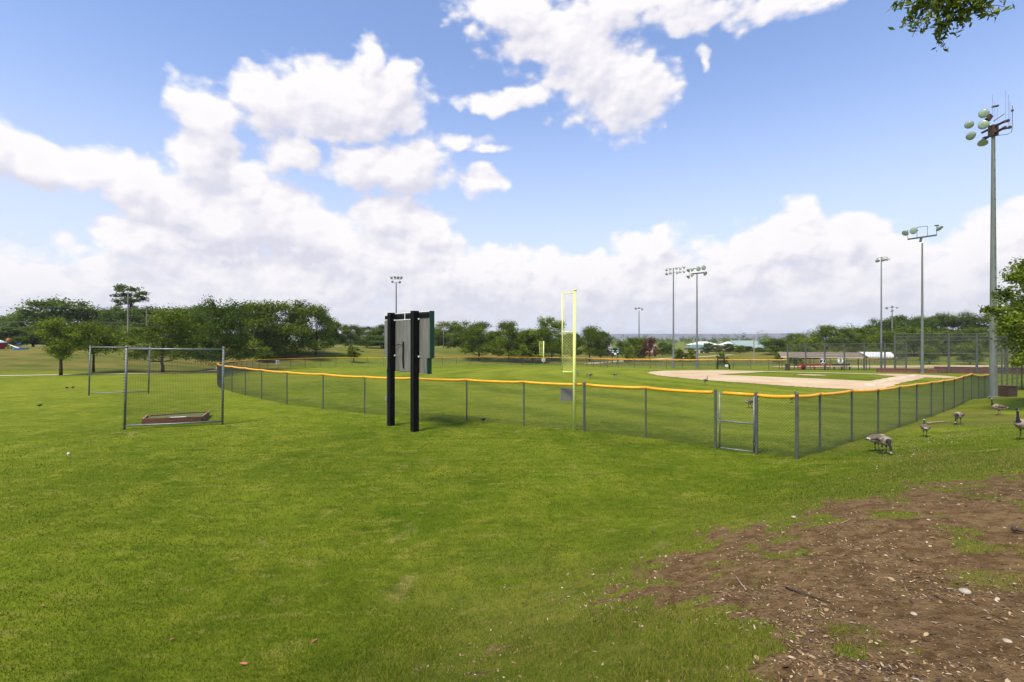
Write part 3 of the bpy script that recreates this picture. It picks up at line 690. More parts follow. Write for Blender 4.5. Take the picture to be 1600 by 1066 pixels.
# portable mound box
c0 = onG(223.5, 20.9); c1 = onG(314, 21.6); dv = Vector((c1[0]-c0[0], c1[1]-c0[1])).normalized(); nv = Vector((-dv.y, dv.x))
zm = (c0[2]+c1[2])/2; W_ = math.hypot(c1[0]-c0[0], c1[1]-c0[1])
def mp(u, v_, z): p = Vector(c0[:2])+dv*u+nv*v_; return (p.x, p.y, zm+z)
root = empty('pitching_mound_box', mp(0, 0, 0), 'timber framed pitching mound box filled with worn turf behind the near screen', 'mound box')
def plank(a_, b_, h0, h1, th=.05):
    a_, b_ = Vector(a_), Vector(b_); n_ = (b_-a_).cross(Vector((0, 0, 1))).normalized()*th/2
    vs = [a_-n_, a_+n_, b_+n_, b_-n_, a_-n_+Vector((0, 0, h0)), a_+n_+Vector((0, 0, h0)), b_+n_+Vector((0, 0, h1)), b_-n_+Vector((0, 0, h1))]
    vs = [v_ if i > 3 else v_-Vector((0, 0, .06)) for i, v_ in enumerate(vs)]
    m_ = MB(); m_.add(vs, [(0, 3, 2, 1), (0, 1, 5, 4), (1, 2, 6, 5), (2, 3, 7, 6), (3, 0, 4, 7)]); m_.add([v_+Vector((0, 0, .002)) for v_ in vs[4:]], [(0, 1, 2, 3)], 1); return m_
D_ = 2.3
plank(mp(0, 0, 0), mp(W_, 0, 0), .30, .28).build('front_board', [M_wood, M_woodtop], root)
plank(mp(-.03, .03, 0), mp(-.35, D_*.72, 0), .27, .25).build('side_board', [M_wood, M_woodtop], root)
plank(mp(-.35, D_*.72, 0), mp(-.75, D_*1.15, 0), .25, .06).build('side_board', [M_wood, M_woodtop], root)
plank(mp(W_+.03, .03, 0), mp(W_-.2, D_, 0), .27, .2).build('side_board', [M_wood, M_woodtop], root)
plank(mp(-.3, D_*.8, 0), mp(W_-.2, D_, 0), .2, .2).build('rear_board', [M_wood, M_woodtop], root)
m_ = MB(); m_.add([mp(.02, .03, .17), mp(W_-.02, .03, .17), mp(W_-.2, D_-.03, .15), mp(-.32, D_*.75, .15)], [(0, 1, 2, 3)]); m_.build('turf_fill', mat('worn_turf_fill', (.12, .10, .04), .95, 0, .3, 4, .5, 30, col2=(.07, .12, .012)), root)
m_ = MB(); m_.box(mp(W_*.5, .75, .19), (.61, .15, .03), math.atan2(dv.y, dv.x)); m_.build('pitching_rubber', M_white, root, bevel=.006)

# ------------------------------------------------------------------ scoreboard from behind
p1 = Vector((-5.15, 21.0)); p2 = Vector((-3.88, 19.65)); dl = (p2-p1).normalized(); nn = Vector((-dl.y, dl.x))
if nn.y < 0: nn = -nn
ab = math.atan2(dl.y, dl.x); z1 = H(*p1); z2 = H(*p2)
root = empty('scoreboard', (p1.x, p1.y, z1), 'ball field scoreboard seen from behind, grey metal back with green edge on two black posts', 'scoreboard')
MB().box((p1.x, p1.y, z1/2+CAMZ/2+.55), (.235, .235, CAMZ+1.14-z1), ab).build('post', M_black, root, bevel=.01)
MB().box((p2.x, p2.y, z2/2+CAMZ/2+.56), (.25, .25, CAMZ+1.13-z2), ab).build('post', M_black, root, bevel=.01)
def sbp(t, d_, z): p = p1+dl*t+nn*d_; return (p.x, p.y, CAMZ+z)
t0, t1 = -.83, 2.71; tm = (t0+t1)/2; LT = t1-t0
# cabinet: back sheet panels, green end caps, front
def sb(name, ta, tb, da, db, za, zb, m, bev=0): 
    o = MB().box(sbp((ta+tb)/2, (da+db)/2, (za+zb)/2), (tb-ta, db-da, zb-za), ab).build(name, m, root, bevel=bev); return o
sb('back_panel', t0, -.12, .14, .16, -.74, .80, M_alu); sb('back_panel', .12, 1.72, .14, .16, -.74, .80, M_alu); sb('back_panel', 1.98, t1-.01, .14, .16, -.74, .80, M_alu)
sb('back_panel', t0+.18, -.12, .14, .155, -1.36, -.745, M_alu); sb('back_panel', .12, 1.72, .14, .155, -1.34, -.745, M_alu); sb('back_panel', 1.98, t1-.2, .14, .155, -1.36, -.745, M_alu)
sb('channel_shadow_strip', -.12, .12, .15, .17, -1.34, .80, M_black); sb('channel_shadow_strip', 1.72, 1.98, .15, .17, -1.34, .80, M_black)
sb('frame', t0, t1-.02, .175, .33, -.74, .82, M_green); sb('frame', t0+.18, t1-.2, .17, .33, -1.36, -.745, M_green)
sb('frame', t1, t1+.03, .135, .34, -.75, 1.10, M_green, .005); sb('frame', t1-.19, t1-.16, .135, .34, -1.37, -.745, M_green, .005)
sb('header_panel', t0+.01, t1-.005, .28, .33, .82, 1.07, M_white)
sb('crossbeam', t0+.02, t1-.02, .15, .25, .86, 1.02, M_black)
sb('header_bracket', .86, .90, .13, .15, .80, 1.08, M_white); 
sb('top_trim', t0, t1, .13, .34, 1.07, 1.10, M_white)
sb('panel_edge', .12, 1.72, .125, .14, .79, .815, M_white)
m_ = MB()
for t_ in (.14, 2.0): 
    for z_ in (.80, -.70): m_.box(sbp(t_, .10, z_), (.06, .06, .06), ab)
m_.build('bracket', M_white, root, bevel=.01)
m_ = MB().tube([sbp(.78, .12, -.1), sbp(.80, .10, -.45), sbp(.78, .10, -.85), sbp(.79, .12, -1.22)], .03, 6); m_.tube([sbp(.78, .12, -.25), sbp(.45, .07, -.22), sbp(.2, .05, -.3), sbp(.08, -.14, -.6), sbp(-.02, -.15, -1.1), sbp(-.08, -.15, -1.4)], .012, 6)
m_.build('cable', M_black, root)
MB().tube([sbp(-.15, -.1, -1.35), sbp(-.15, -.1, z1-CAMZ)], .025, 8).build('conduit', M_post, root)
MB().box(sbp(-.21, -.1, -2.55), (.13, .10, .17), ab).build('junction_box', M_grey, root, bevel=.01)

# ------------------------------------------------------------------ foul poles
def foul_pole(px, Y, h, ww, label, rad=.06, wing=(.18, .58), ang2=math.pi, mesh=True, torn=False):
    x, y = at(px, Y); z = H(x, y); r_ = empty('foul_pole', (x, y, z), label, 'foul pole', 'yellow-green foul poles')
    MB().tube([(x, y, z-.05), (x+.03, y, z+h)], rad, 12).lathe((x+.03, y, z+h), (0, 0, 1), [(0, rad), (.0, rad*1.2), (.05, rad*1.2), (.06, .001)], 12).build('pole', M_foul, r_, True)
    dx, dy = math.cos(ang2)*ww, math.sin(ang2)*ww
    top, mid, bot = h-.08, h*wing[1]+.0, h*wing[1]-0
    zt, zm_, zb2 = z+h-.10, z+h*.705, z+h*.42
    m_ = MB()
    m_.tube([(x+dx, y+dy, zb2), (x+dx, y+dy, zt-.02)], .022, 8)
    for zz in (zt, zm_, zb2): m_.tube([(x, y, zz), (x+dx, y+dy, zz)], .02, 8)
    m_.build('wing_frame', M_foul, r_, True)
    if mesh:
        cm = MB(); chain(cm, (x, y), (x+dx, y+dy), zb2, zb2, 0, zm_-zb2 if torn else zt-zb2, .09, .0045); cm.build('wing_mesh', M_foul, r_)
        if torn:
            tm_ = MB()
            for k in range(22):
                zz = zm_+.05+(zt-zm_-.1)*k/22; tm_.tube([(x+dx+.015, y+dy-.01, zz), (x+dx+.05, y+dy-.02, zz+.025), (x+dx+.02, y+dy, zz+.05)], .004, 4)
            tm_.build('torn_mesh_edge', M_foul, r_)
foul_pole(897, 19.62, 5.57, .47, 'tall near yellow-green foul pole with a half torn mesh wing in front of the fence', torn=True, ang2=R(168))
foul_pole(849.3, 115.2, 5.6, 1.0, 'far yellow-green foul pole with a narrow wing at the end of the outfield fence', rad=.12, ang2=R(180))
foul_pole(876, 135, 4.6, .5, 'most distant yellow-green foul pole, of the field behind', rad=.26, mesh=False)
def flat_sign(name, px0, px1, py0, py1, Y, m, label, th=.02, cat='sign', marks=None):
    a_ = P3(px0, py0, Y); b_ = P3(px1, py1, Y); c_ = [(a_[i]+b_[i])/2 for i in range(3)]
    r_ = empty(name, c_, label, cat)
    MB().box(c_, (abs(b_[0]-a_[0]), th, abs(a_[2]-b_[2]))).build('board', m, r_, bevel=.004)
    if marks: marks(r_, c_, abs(b_[0]-a_[0]), abs(a_[2]-b_[2]))
    return r_
flat_sign('fence_sign', 876, 895, 607, 627, 20.15, M_grey, 'small grey sign back hanging inside the chain-link beside the near foul pole')
def mk_small(r_, c_, w_, h_):
    m_ = MB()
    for k, (u, v_, a2, b2) in enumerate(((0, .25, .5, .12), (0, 0, .34, .1), (0, -.22, .42, .1))): m_.box((c_[0]+u*w_, c_[1]-.02, c_[2]+v_*h_), (a2*w_, .01, b2*h_))
    m_.build('lettering', M_grey, r_)
flat_sign('distance_sign', 431, 436, 563, 569.5, 88.0, M_white, 'small white distance sign on the curve of the left outfield fence', marks=mk_small)
flat_sign('distance_sign', 846.5, 852, 560, 565.3, 114.3, M_white, 'small white distance sign at the foot of the far foul pole', marks=mk_small)

# padded pitching screen with sign
Y_ = 96.5
root = empty('pitching_screen', onG(1130, Y_), 'dark padded L-shaped pitching screen with a white sign, standing by the far fence', 'pitching screen')
def q3(px, py): return P3(px, py, Y_)
m_ = MB()
xb0 = 577.5
m_.tube([q3(1121, xb0), q3(1121.3, 561), q3(1123, 559.3), q3(1130, 559.3), q3(1131.4, 561), q3(1131.6, 567), q3(1133.5, 568.2), q3(1138.5, 568.6), q3(1139.8, 570), q3(1140, xb0)], .14, 8)
m_.build('padded_frame', M_pad, root, True)
a_ = q3(1121.5, 561); b_ = q3(1131.5, xb0); cm = MB(); chain(cm, (a_[0], Y_), (b_[0], Y_), b_[2], b_[2], 0, a_[2]-b_[2], .08, .006)
c_ = q3(1139.8, xb0); e2 = q3(1131.8, 569); chain(cm, (b_[0], Y_), (c_[0], Y_), b_[2], b_[2], 0, e2[2]-b_[2], .08, .006); cm.build('net', M_wire, root)
sc = q3(1134.8, 571.5); sg = MB().box((sc[0], Y_-.16, sc[2]), (.55, .02, .45)).build('sign_board', M_white, root); 
MB().box((sc[0], Y_-.175, sc[2]+.08), (.34, .006, .04)).box((sc[0], Y_-.175, sc[2]-.03), (.26, .006, .04)).build('lettering', M_grey, sg) 
m_ = MB().box(q3(1123, 577.6), (.3, .9, .1)).box(q3(1138.5, 577.8), (.3, .9, .1)); m_.build('foot', M_pad, root)

# far small scoreboard
Y_ = 132
root = empty('scoreboard', onG(961, Y_), 'small distant green scoreboard front with white score panels on two posts', 'scoreboard')
a_ = P3(955, 544.2, Y_); b_ = P3(967.2, 555, Y_); cx_ = (a_[0]+b_[0])/2; cz_ = (a_[2]+b_[2])/2
MB().box((cx_, Y_, cz_), (b_[0]-a_[0], .25, a_[2]-b_[2])).build('cabinet', M_green, root, bevel=.02)
for px in (956.6, 965.3): 
    g_ = onG(px, Y_); MB().box((g_[0], Y_+.05, (g_[2]+a_[2])/2-.3), (.16, .16, a_[2]-g_[2]-.6)).build('post', M_black, root)
m_ = MB(); ww = b_[0]-a_[0]; hh_ = a_[2]-b_[2]
for u, v_, s1, s2 in ((-.36, .40, .10, .08), (.36, .40, .10, .08), (-.3, .12, .26, .10), (.3, .12, .26, .10), (-.3, -.12, .26, .10), (0, -.32, .28, .28), (.32, -.12, .2, .1)): m_.box((cx_+u*ww, Y_-.14, cz_+v_*hh_), (s1*ww, .02, s2*hh_))
m_.build('score_panel', M_white, root)
m_ = MB()
for u, v_ in ((-.3, -.3), (.3, -.3), (-.16, .3), (.16, .3)): m_.box((cx_+u*ww, Y_-.14, cz_+v_*hh_), (.16*ww, .02, .14*hh_))
m_.build('score_window', M_black, root)

# ------------------------------------------------------------------ light poles
def floodlight(r_, c_, d_, rad=.34, back=True):
    c_ = Vector(c_); d_ = Vector(d_).normalized(); up = Vector((0, 0, 1))
    o = MB().lathe(c_, -d_, [(-.02, rad), (.06, rad*.98), (.18, rad*.72), (.30, rad*.42), (.42, rad*.22), (.55, rad*.2), (.56, .001)], 14).build('floodlight', M_lampback, r_, True)
    MB().lathe(c_, d_, [(.0, rad*.985), (.03, rad*.9), (.05, rad*.5), (.055, .001)], 14).build('lens', M_lamp, o, True)
def light_pole(px, Y, top, label, rad=(.2, .1), heads=(), arms=(), group='tall field light poles', lean=0, extra=None, boltside=False, mpole=M_polegrey):
    g_ = onG(px, Y); zt = CAMZ-(top-CY)/F*Y; r_ = empty('light_pole', g_, label, 'light pole', group)
    n_ = 12; m_ = MB().tube([(g_[0], g_[1], g_[2]-.1), (g_[0], g_[1], zt)], [rad[0], rad[1]], n_)
    m_.build('pole', mpole, r_)
    MB().lathe(g_, (0, 0, 1), [(-.05, rad[0]*1.25), (.10, rad[0]*1.25), (.13, rad[0]*1.02)], 12).build('base_collar', M_polegrey, r_)
    for (a_, b_, rr_) in arms: MB().tube([Vector((g_[0], g_[1], zt))+Vector(a_), Vector((g_[0], g_[1], zt))+Vector(b_)], rr_, 6).build('crossarm', M_rust if extra else M_post, r_)
    for (o_, d_, rr_) in heads: floodlight(r_, Vector((g_[0], g_[1], zt))+Vector(o_), d_, rr_)
    return r_, g_, zt
# the near pole: crossarms seen end-on, lamps stacked to the left, empty brackets to the right
r_, g_, zt = light_pole(1552, 36.2, 212, 'nearest light pole at the right with round green-grey lamps stacked to its left', rad=(.25, .11),
    heads=[((-.98, -.3, 1.48), (-.72, -.62, -.30), .31), ((-1.12, .7, 1.10), (-.6, -.6, -.4), .28), ((-1.0, -.3, .66), (-.70, -.66, -.25), .32), ((-1.15, .5, .22), (-.85, -.4, -.45), .27), ((-.84, .9, .30), (-.6, -.5, -.45), .27), ((-.30, .5, -.36), (-.35, -.3, -.9), .31)],
    arms=[((-.3, -1.2, .12), (.3, 1.2, .12), .09), ((-.12, -1.0, .62), (.12, 1.0, .62), .08), ((-.45, .2, -.05), (.42, .2, .1), .07),
          ((-.6, -.2, .75), (.0, 0, .5), .03), ((-.75, -.1, 1.5), (-.15, 0, 1.6), .018), ((-.75, -.1, 1.2), (-.1, 0, 1.27), .018),
          ((0, 0, 1.05), (.62, -.2, 1.5), .03), ((.1, 0, .75), (.85, -.2, .98), .07), ((.1, 0, .35), (1.0, -.2, .5), .07)], extra=True)
m_ = MB(); c0_ = Vector((g_[0], g_[1], zt))
def rel(*a): return c0_+Vector(a)
m_.tube([rel(.3, 0, 0), rel(.85, -.2, .02), rel(1.15, -.2, .18), rel(1.2, -.2, .6), rel(1.2, -.2, 2.1)], .025, 6)
for dx, h0_, h1_ in ((.72, 1.0, 3.2), (.92, .6, 2.9), (1.02, .5, 2.4), (-.25, 1.2, 2.9), (-.08, .9, 2.4), (.1, 1.0, 1.9)): m_.tube([rel(dx, -.2, h0_), rel(dx, -.2, h1_)], .009, 5)
m_.build('bracket', M_galv, r_)
m_ = MB().box(rel(.15, 0, 2.15), (.45, .15, .12), 0, tilt=('Y', -.2)).box(rel(-.3, 0, 1.3), (.3, .2, .45), 0, tilt=('Y', .6)).box(rel(0, 0, .35), (.42, .42, .8)).box(rel(.85, -.2, 1.0), (.16, .18, .18)).box(rel(1.0, -.2, .52), (.16, .18, .18)).box(rel(1.2, -.2, 1.75), (.12, .12, .14))
m_.build('ballast_box', M_rust, r_, bevel=.02)
m_ = MB(); Lp = zt-g_[2]
for k in range(22):
    hz_ = Lp*(.16+.82*k/22); rr_ = .25+(.11-.25)*hz_/Lp; m_.box((g_[0]+.0, g_[1]-rr_, g_[2]+hz_), (.07, .03, .07)); 
    if k % 2: m_.box((g_[0]+rr_, g_[1], g_[2]+hz_+.3), (.10, .02, .02))
m_.build('step_bolt', M_rust, r_)
# second pole, T-shaped head
light_pole(1441, 75, 380, 'second light pole from the right with a T-shaped head above the backstop', rad=(.21, .10),
    heads=[((-3.0, -.5, 1.4), (-.75, -.3, -.6), .45), ((-1.75, -.5, 1.75), (-.2, -.9, -.25), .50), ((2.3, -.4, 2.1), (.25, -.55, -.8), .50)],
    arms=[((-2.3, -.2, .55), (2.3, .2, 1.25), .13), ((-.3, 0, .2), (-.1, 0, .9), .16), ((-2.9, 0, 1.75), (-2.2, 0, 1.85), .08), ((-1.1, 0, 2.1), (-.7, 0, 1.9), .10), ((-2.2, 0, .6), (-2.2, 0, 2.0), .03), ((-.8, 0, .8), (-.8, 0, 2.4), .03), ((.8, 0, 1.0), (.8, 0, 2.6), .03), ((-.8, 0, 2.4), (.8, 0, 2.6), .04), ((2.2, 0, 1.2), (2.2, 0, 2.8), .03), ((1.9, 0, 2.65), (2.5, 0, 2.7), .10)])
light_pole(1377, 87, 402, 'slim light pole with three small drooping lamps right of the white canopy', rad=(.17, .08),
    heads=[((-.88*1, -.3, -.75), (-.2, -.4, -.9), .36), ((.25, -.3, -.60), (.1, -.4, -.9), .38), ((1.25, 0, -.5), (.5, -.1, -.85), .30)],
    arms=[((-.85, 0, -.25), (0, 0, .0), .03), ((0, 0, 0), (1.0, 0, .05), .03), ((1.0, 0, .05), (1.2, 0, -.4), .03), ((-.85, -.2, -.7), (-.85, 0, -.25), .03)], mpole=M_galv)
def hd4(rows, cols_, sc_, dz, aim, r0=.36, skip=()):
    out = []
    for i in range(rows):
        for j in range(cols_):
            if (i, j) in skip: continue
            out.append((((j-(cols_-1)/2)*sc_, -.3, dz-i*1.15), (aim*(1 if j >= cols_/2 else -1)+random.uniform(-.2, .2), -.7, -.55), r0))
    return out
light_pole(1089, 100, 428, 'darker of the two paired light poles with round lamps on a heavy crossarm', rad=(.22, .11),
    heads=[((-1.9, -.3, .6), (-.7, -.2, -.6), .40), ((-1.9, -.3, -.7), (-.7, -.2, -.7), .40), ((-1.0, -.3, .7), (.5, -.4, -.6), .38), ((-1.0, -.3, -.45), (.5, -.3, -.7), .38), ((.1, -.5, .95), (.1, -1, -.15), .50), ((1.15, -.5, 1.15), (.1, -1, -.15), .50), ((1.55, -.4, 0), (.4, -.8, -.5), .45)],
    arms=[((-1.2, 0, -.05), (1.5, 0, .25), .14), ((-1.9, 0, .9), (-1.0, 0, 1.0), .05), ((-.7, 0, 1.2), (-.3, 0, 1.0), .08), ((-1.5, 0, -.2), (-1.5, 0, 1.1), .03)])
light_pole(1052.2, 101, 419, 'paler of the two paired light poles with scattered small lamps either side', rad=(.20, .11),
    heads=[((-1.5, -.3, -.55), (-.2, -.4, -.8), .24), ((-1.5, -.3, -1.35), (-.2, -.4, -.8), .28), ((-.7, -.3, -.4), (.3, -.4, -.8), .24), ((-.7, -.3, -1.2), (.2, -.3, -.9), .30), ((.6, -.3, -.2), (.5, -.3, -.7), .30), ((.8, -.3, -1.1), (.5, -.3, -.7), .30), ((1.4, -.3, -.3), (.5, -.3, -.7), .26), ((1.4, -.3, -1.0), (.5, -.3, -.7), .26), ((2.2, -.3, 0), (.8, -.4, -.6), .3), ((2.2, -.3, -.9), (.8, -.3, -.7), .28)],
    arms=[((-1.6, 0, -.2), (2.3, 0, .15), .03), ((-1.6, 0, -1.1), (2.3, 0, -.75), .03)], mpole=M_galv)
light_pole(1394, 171, 487, 'small distant light pole between the two poles near the canopy', rad=(.3, .14), heads=[((-1.9, 0, 1.2), (-.6, -.5, -.6), .42), ((0, 0, 1.6), (0, -.6, -.8), .42), ((0, 0, .2), (0, -.5, -.8), .45), ((1.9, 0, 1.2), (.6, -.5, -.6), .42)], arms=[((-2.0, 0, 1.4), (2.0, 0, 1.5), .05), ((0, 0, 0), (0, 0, 1.5), .08)], mpole=M_galv)
light_pole(998.5, 180, 486, 'distant light pole beside the rusty-leaved tree', rad=(.30, .14), heads=[((-1.2, 0, .8), (-.6, -.5, -.6), .45), ((0, 0, 1.0), (0, -.6, -.8), .40), ((1.2, 0, .5), (.6, -.5, -.6), .42)], arms=[((-1.4, 0, .9), (1.4, 0, .9), .06)], mpole=M_galv)
light_pole(619, 121, 442, 'lone light pole rising behind the black scoreboard posts', rad=(.24, .14), heads=[((-1.2, 0, 1.2), (-.6, -.5, -.6), .36), ((-.3, 0, 1.3), (-.4, -.7, -.6), .36), ((.5, 0, 1.25), (.3, -.7, -.6), .36), ((1.3, 0, 1.2), (.6, -.5, -.6), .36), ((-1.0, 0, .2), (-.6, -.5, -.6), .33), ((.9, 0, .1), (.5, -.5, -.6), .33)], arms=[((-1.4, 0, .9), (1.4, 0, .9), .05), ((-1.2, 0, .1), (1.2, 0, .1), .05)], mpole=M_galv)

# ------------------------------------------------------------------ utility poles and wires
def upole(px, Y, top, label, arms=1, m=M_polewood, rad=.17, span=2.4):
    g_ = onG(px, Y); zt = CAMZ-(top-CY)/F*Y; r_ = empty('utility_pole', g_, label, 'utility pole', 'wooden utility poles')
    MB().tube([g_, (g_[0], g_[1], zt)], [rad*1.1, rad*.75], 8).build('pole', m, r_)
    for k in range(arms):
        zz = zt-.5-k*1.5; a = MB().box((g_[0], g_[1]-.2, zz), (span, .12, .14)).build('crossarm', m, r_)
        i_ = MB()
        for u in (-.45, -.15, .15, .45): i_.lathe((g_[0]+u*span, g_[1]-.2, zz+.07), (0, 0, 1), [(0, .05), (.06, .08), (.12, .05), (.2, .06), (.22, .001)], 6)
        i_.build('insulator', M_galv, a)
    return (g_[0], g_[1], zt)
def wires(name, pts, dzs, label, rad=.02):
    r_ = MB()
    for dz, dx in dzs:
        for a_, b_ in zip(pts[:-1], pts[1:]):
            P_ = []
            for k in range(13):
                t_ = k/12; s2 = -4*t_*(1-t_)*.9
                P_.append((a_[0]+(b_[0]-a_[0])*t_+dx, a_[1]+(b_[1]-a_[1])*t_, a_[2]+(b_[2]-a_[2])*t_+dz+s2))
            r_.tube(P_, rad, 4, False)
    o = r_.build(name, M_galv); tag(o, label, 'power line')
uA = upole(200, 118, 456, 'tall weathered utility pole rising above the left tree line in front of the tallest tree', 0, rad=.17)
uA2 = upole(229, 131, 480, 'shorter reddish utility pole just right of the tall weathered one', 1, rad=.15)
uB = upole(693, 165, 501, 'utility pole with two crossarms just right of the scoreboard', 2, span=3.4)
uC = upole(949, 180, 522, 'utility pole at the right side of the round tree beside the near foul pole', 0, m=M_rust)
uD = upole(1178, 140, 524, 'dark utility pole standing in front of the pale green metal roof', 0, m=M_polewood)
uE = upole(1082.5, 230, 526, 'thin utility pole left of the teal roofed building', 0)
wires('power_line', [(-260, 112, 14.2), (uA[0], uA[1], CAMZ+.33*0+50/F*118), (-62, 122, 11.2)], ((-.0, 0), (-3.6, 0)), 'pale power wires running along the left tree line through the tall utility pole')
wires('power_line', [(uB[0], uB[1], uB[2]-.4), (-5, 180, CAMZ+20/F*180), (32, 190, CAMZ+10/F*190)], ((0, -1), (0, 1), (-1.5, -1), (-3, 0)), 'sagging power wires strung right from the double-crossarm utility pole')
wires('power_line', [(uC[0], 200, CAMZ+.6), (62, 205, CAMZ+3.0), (72, 220, CAMZ+1.6), (115, 235, CAMZ+.0)], ((0, 0), (.5, 0)), 'distant power wires crossing above the hazy trees in the middle right')

# ------------------------------------------------------------------ trees
def leaf_quads(C, size, rg, aspect=.6, up=.35, out=None):
    """C (n,3) leaf centres -> verts, faces"""
    n = len(C); a = rg.normal(size=(n, 3)); a[:, 2] *= .8; a /= np.linalg.norm(a, axis=1)[:, None]
    nrm = rg.normal(size=(n, 3))*.8 + np.array([0, 0, up])
    if out is not None: nrm = nrm + out*.8
    b = np.cross(nrm, a); b /= (np.linalg.norm(b, axis=1)[:, None]+1e-9); a = np.cross(b, nrm); a /= (np.linalg.norm(a, axis=1)[:, None]+1e-9)
    s = (size*rg.uniform(.6, 1.35, n))[:, None]
    V = np.stack([C-a*s*.5, C+b*s*aspect*.5, C+a*s*.5, C-b*s*aspect*.5], 1).reshape(-1, 3)
    return V, np.arange(n*4)
def crown_mesh(name, clusters, nleaf, size, m, seed, trunk_pts=None, aspect=.62):
    rg = np.random.default_rng(seed); cl = np.array(clusters, float)      # x y z rx rz
    vol = cl[:, 3]**1.6; cnt = np.maximum(8, (nleaf*vol/vol.sum())).astype(int)
    Cs = []; col = []; outs = []
    for (x, y, z, rx, rz), k in zip(cl, cnt):
        d = rg.normal(size=(k, 3)); d /= np.linalg.norm(d, axis=1)[:, None]
        rad = rg.uniform(0, 1, k)**.38*(1+.28*rg.normal(size=k)*.5)
        # sub-clumps: bend leaves toward a few twigs
        tw = rg.normal(size=(9, 3)); tw /= np.linalg.norm(tw, axis=1)[:, None]; idx = rg.integers(0, 9, k)
        d = d*.62+tw[idx]*.55
        Cs.append(np.array([x, y, z])+d*rad[:, None]*np.array([rx, rx, rz])); outs.append(d)
        base = rg.uniform(.15, .75); col.append(np.stack([np.clip(base+rg.normal(size=k)*.22, 0, 1), rg.uniform(0, 1, k), rg.uniform(0, 1, k)], 1))
    C = np.concatenate(Cs); O_ = np.concatenate(outs); c = np.repeat(np.concatenate(col), 4, axis=0)
    V, Fq = leaf_quads(C, size, rg, aspect, .35, O_)
    return np_mesh(name, V, Fq, 4, m, c)
def tree_proto(seed, h, wd, base, nleaf, size, m, kind='round', lean=0):
    """returns (trunk mesh, crown mesh) around the origin; base = height where the crown begins"""
    rg = random.Random(seed); cl = []; ch = h-base; n = 26 if kind != 'sparse' else 13
    for i in range(n):
        t_ = (i+.5)/n
        if kind == 'round': zz = base+ch*(.12+.80*t_); pr = math.sin(math.pi*(.18+.72*t_))**.7
        elif kind == 'spread': zz = base+ch*(.22+.68*t_); pr = (1-.55*t_)
        elif kind == 'oval': zz = base+ch*(.08+.84*t_); pr = math.sin(math.pi*(.12+.78*t_))
        elif kind == 'droop': zz = base+ch*(.05+.85*t_); pr = math.sin(math.pi*(.30+.62*t_))**.6
        else: zz = base+ch*(.05+.9*t_); pr = .9
        a = rg.uniform(0, 6.28); q = rg.uniform(.35, .80)*pr*wd/2
        rr_ = wd*rg.uniform(.13, .20)*(1 if kind != 'sparse' else .72)
        cl.append((math.cos(a)*q, math.sin(a)*q, zz, rr_, rr_*rg.uniform(.6, .85)))
    for i in range(7 if kind == 'round' else 0): cl.append((math.cos(i*.9)*wd*.30, math.sin(i*.9)*wd*.30, base+ch*.14, wd*.15, ch*.11))
    for i in range(3): cl.append((rg.uniform(-.1, .1)*wd, rg.uniform(-.1, .1)*wd, base+ch*(.35+.25*i), wd*.20, ch*.16))
    cm_ = crown_mesh('crown', cl, nleaf, size, m, seed)
    tb = MB(); r0 = .016*h+.03; top = base+ch*.6
    P_ = [(0, 0, -.2), (rg.uniform(-.05, .05), 0, base*.5), (rg.uniform(-.1, .1)+lean, rg.uniform(-.1, .1), base), (rg.uniform(-.3, .3)+lean, rg.uniform(-.3, .3), base+ch*.3), (lean, 0, top)]
    tb.tube(P_, [r0*1.25, r0, r0*.85, r0*.55, r0*.15], 8)
    for c in cl[::2]:
        s_ = Vector(P_[2]).lerp(Vector(P_[4]), max(0, min(.8, (c[2]-base)/ch*.7-.15))); e = Vector(c[:3])
        mid_ = s_.lerp(e, .5)+Vector((0, 0, -.06*wd+rg.uniform(0, .3))); tb.tube([s_, mid_, e], [r0*.38, r0*.25, r0*.07], 5)
    vs = np.array([tuple(v) for v in tb.v]); 
    me_ = bpy.data.meshes.new('trunk'); me_.from_pydata([tuple(v) for v in tb.v], [], tb.f); me_.materials.append(M_bark); me_.polygons.foreach_set('use_smooth', [True]*len(tb.f)); me_.update()
    return (me_, cm_, h, wd)
def plant_tree(proto, px, Y, top, wpx, label, group, rot=None, name='tree', cat='tree', X=None):
    x, y = (at(px, Y) if X is None else (X, Y)); z = H(x, y); h = (CAMZ-(top-CY)/F*Y)-z; wd = wpx/F*Y
    r_ = empty(name, (x, y, z), label, cat, group)
    r_.rotation_euler = (0, 0, random.uniform(0, 6.28) if rot is None else rot)
    s_ = (1.22*wd/proto[3], 1.22*wd/proto[3], 1.02*h/proto[2]); r_.scale = s_
    for nm, me_ in (('trunk', proto[0]), ('crown', proto[1])):
        o = bpy.data.objects.new(nm, me_); COL.objects.link(o); o.parent = r_
    return r_
big = [tree_proto(100+i, 11, 12.5, 1.0, 17000, .30, (M_leaf, M_leafd, M_leaf)[i], 'round') for i in range(3)]
bigd = tree_proto(120, 10.5, 13, .8, 18000, .30, M_leaf, 'droop')
young = tree_proto(130, 7.3, 5.2, 1.9, 8000, .19, M_leafy, 'oval')
spread = tree_proto(140, 6.8, 9.0, 2.2, 9000, .22, M_leafy, 'spread')
roundt = tree_proto(150, 8.8, 9.2, 1.5, 11000, .25, M_leaf, 'round')
mids = [tree_proto(160+i, 8.5, 9, .7, 13000, .32, (M_leaf, M_leafb, M_leafy, M_leafd)[i], 'round') for i in range(4)]
bush = tree_proto(170, 3, 4, .2, 2600, .24, M_leaf, 'round')
sparse = tree_proto(180, 15, 7.5, 9.3, 3800, .34, M_leafb, 'sparse')
rusty = tree_proto(190, 6, 6, 1.2, 2600, .32, M_leafr, 'round')
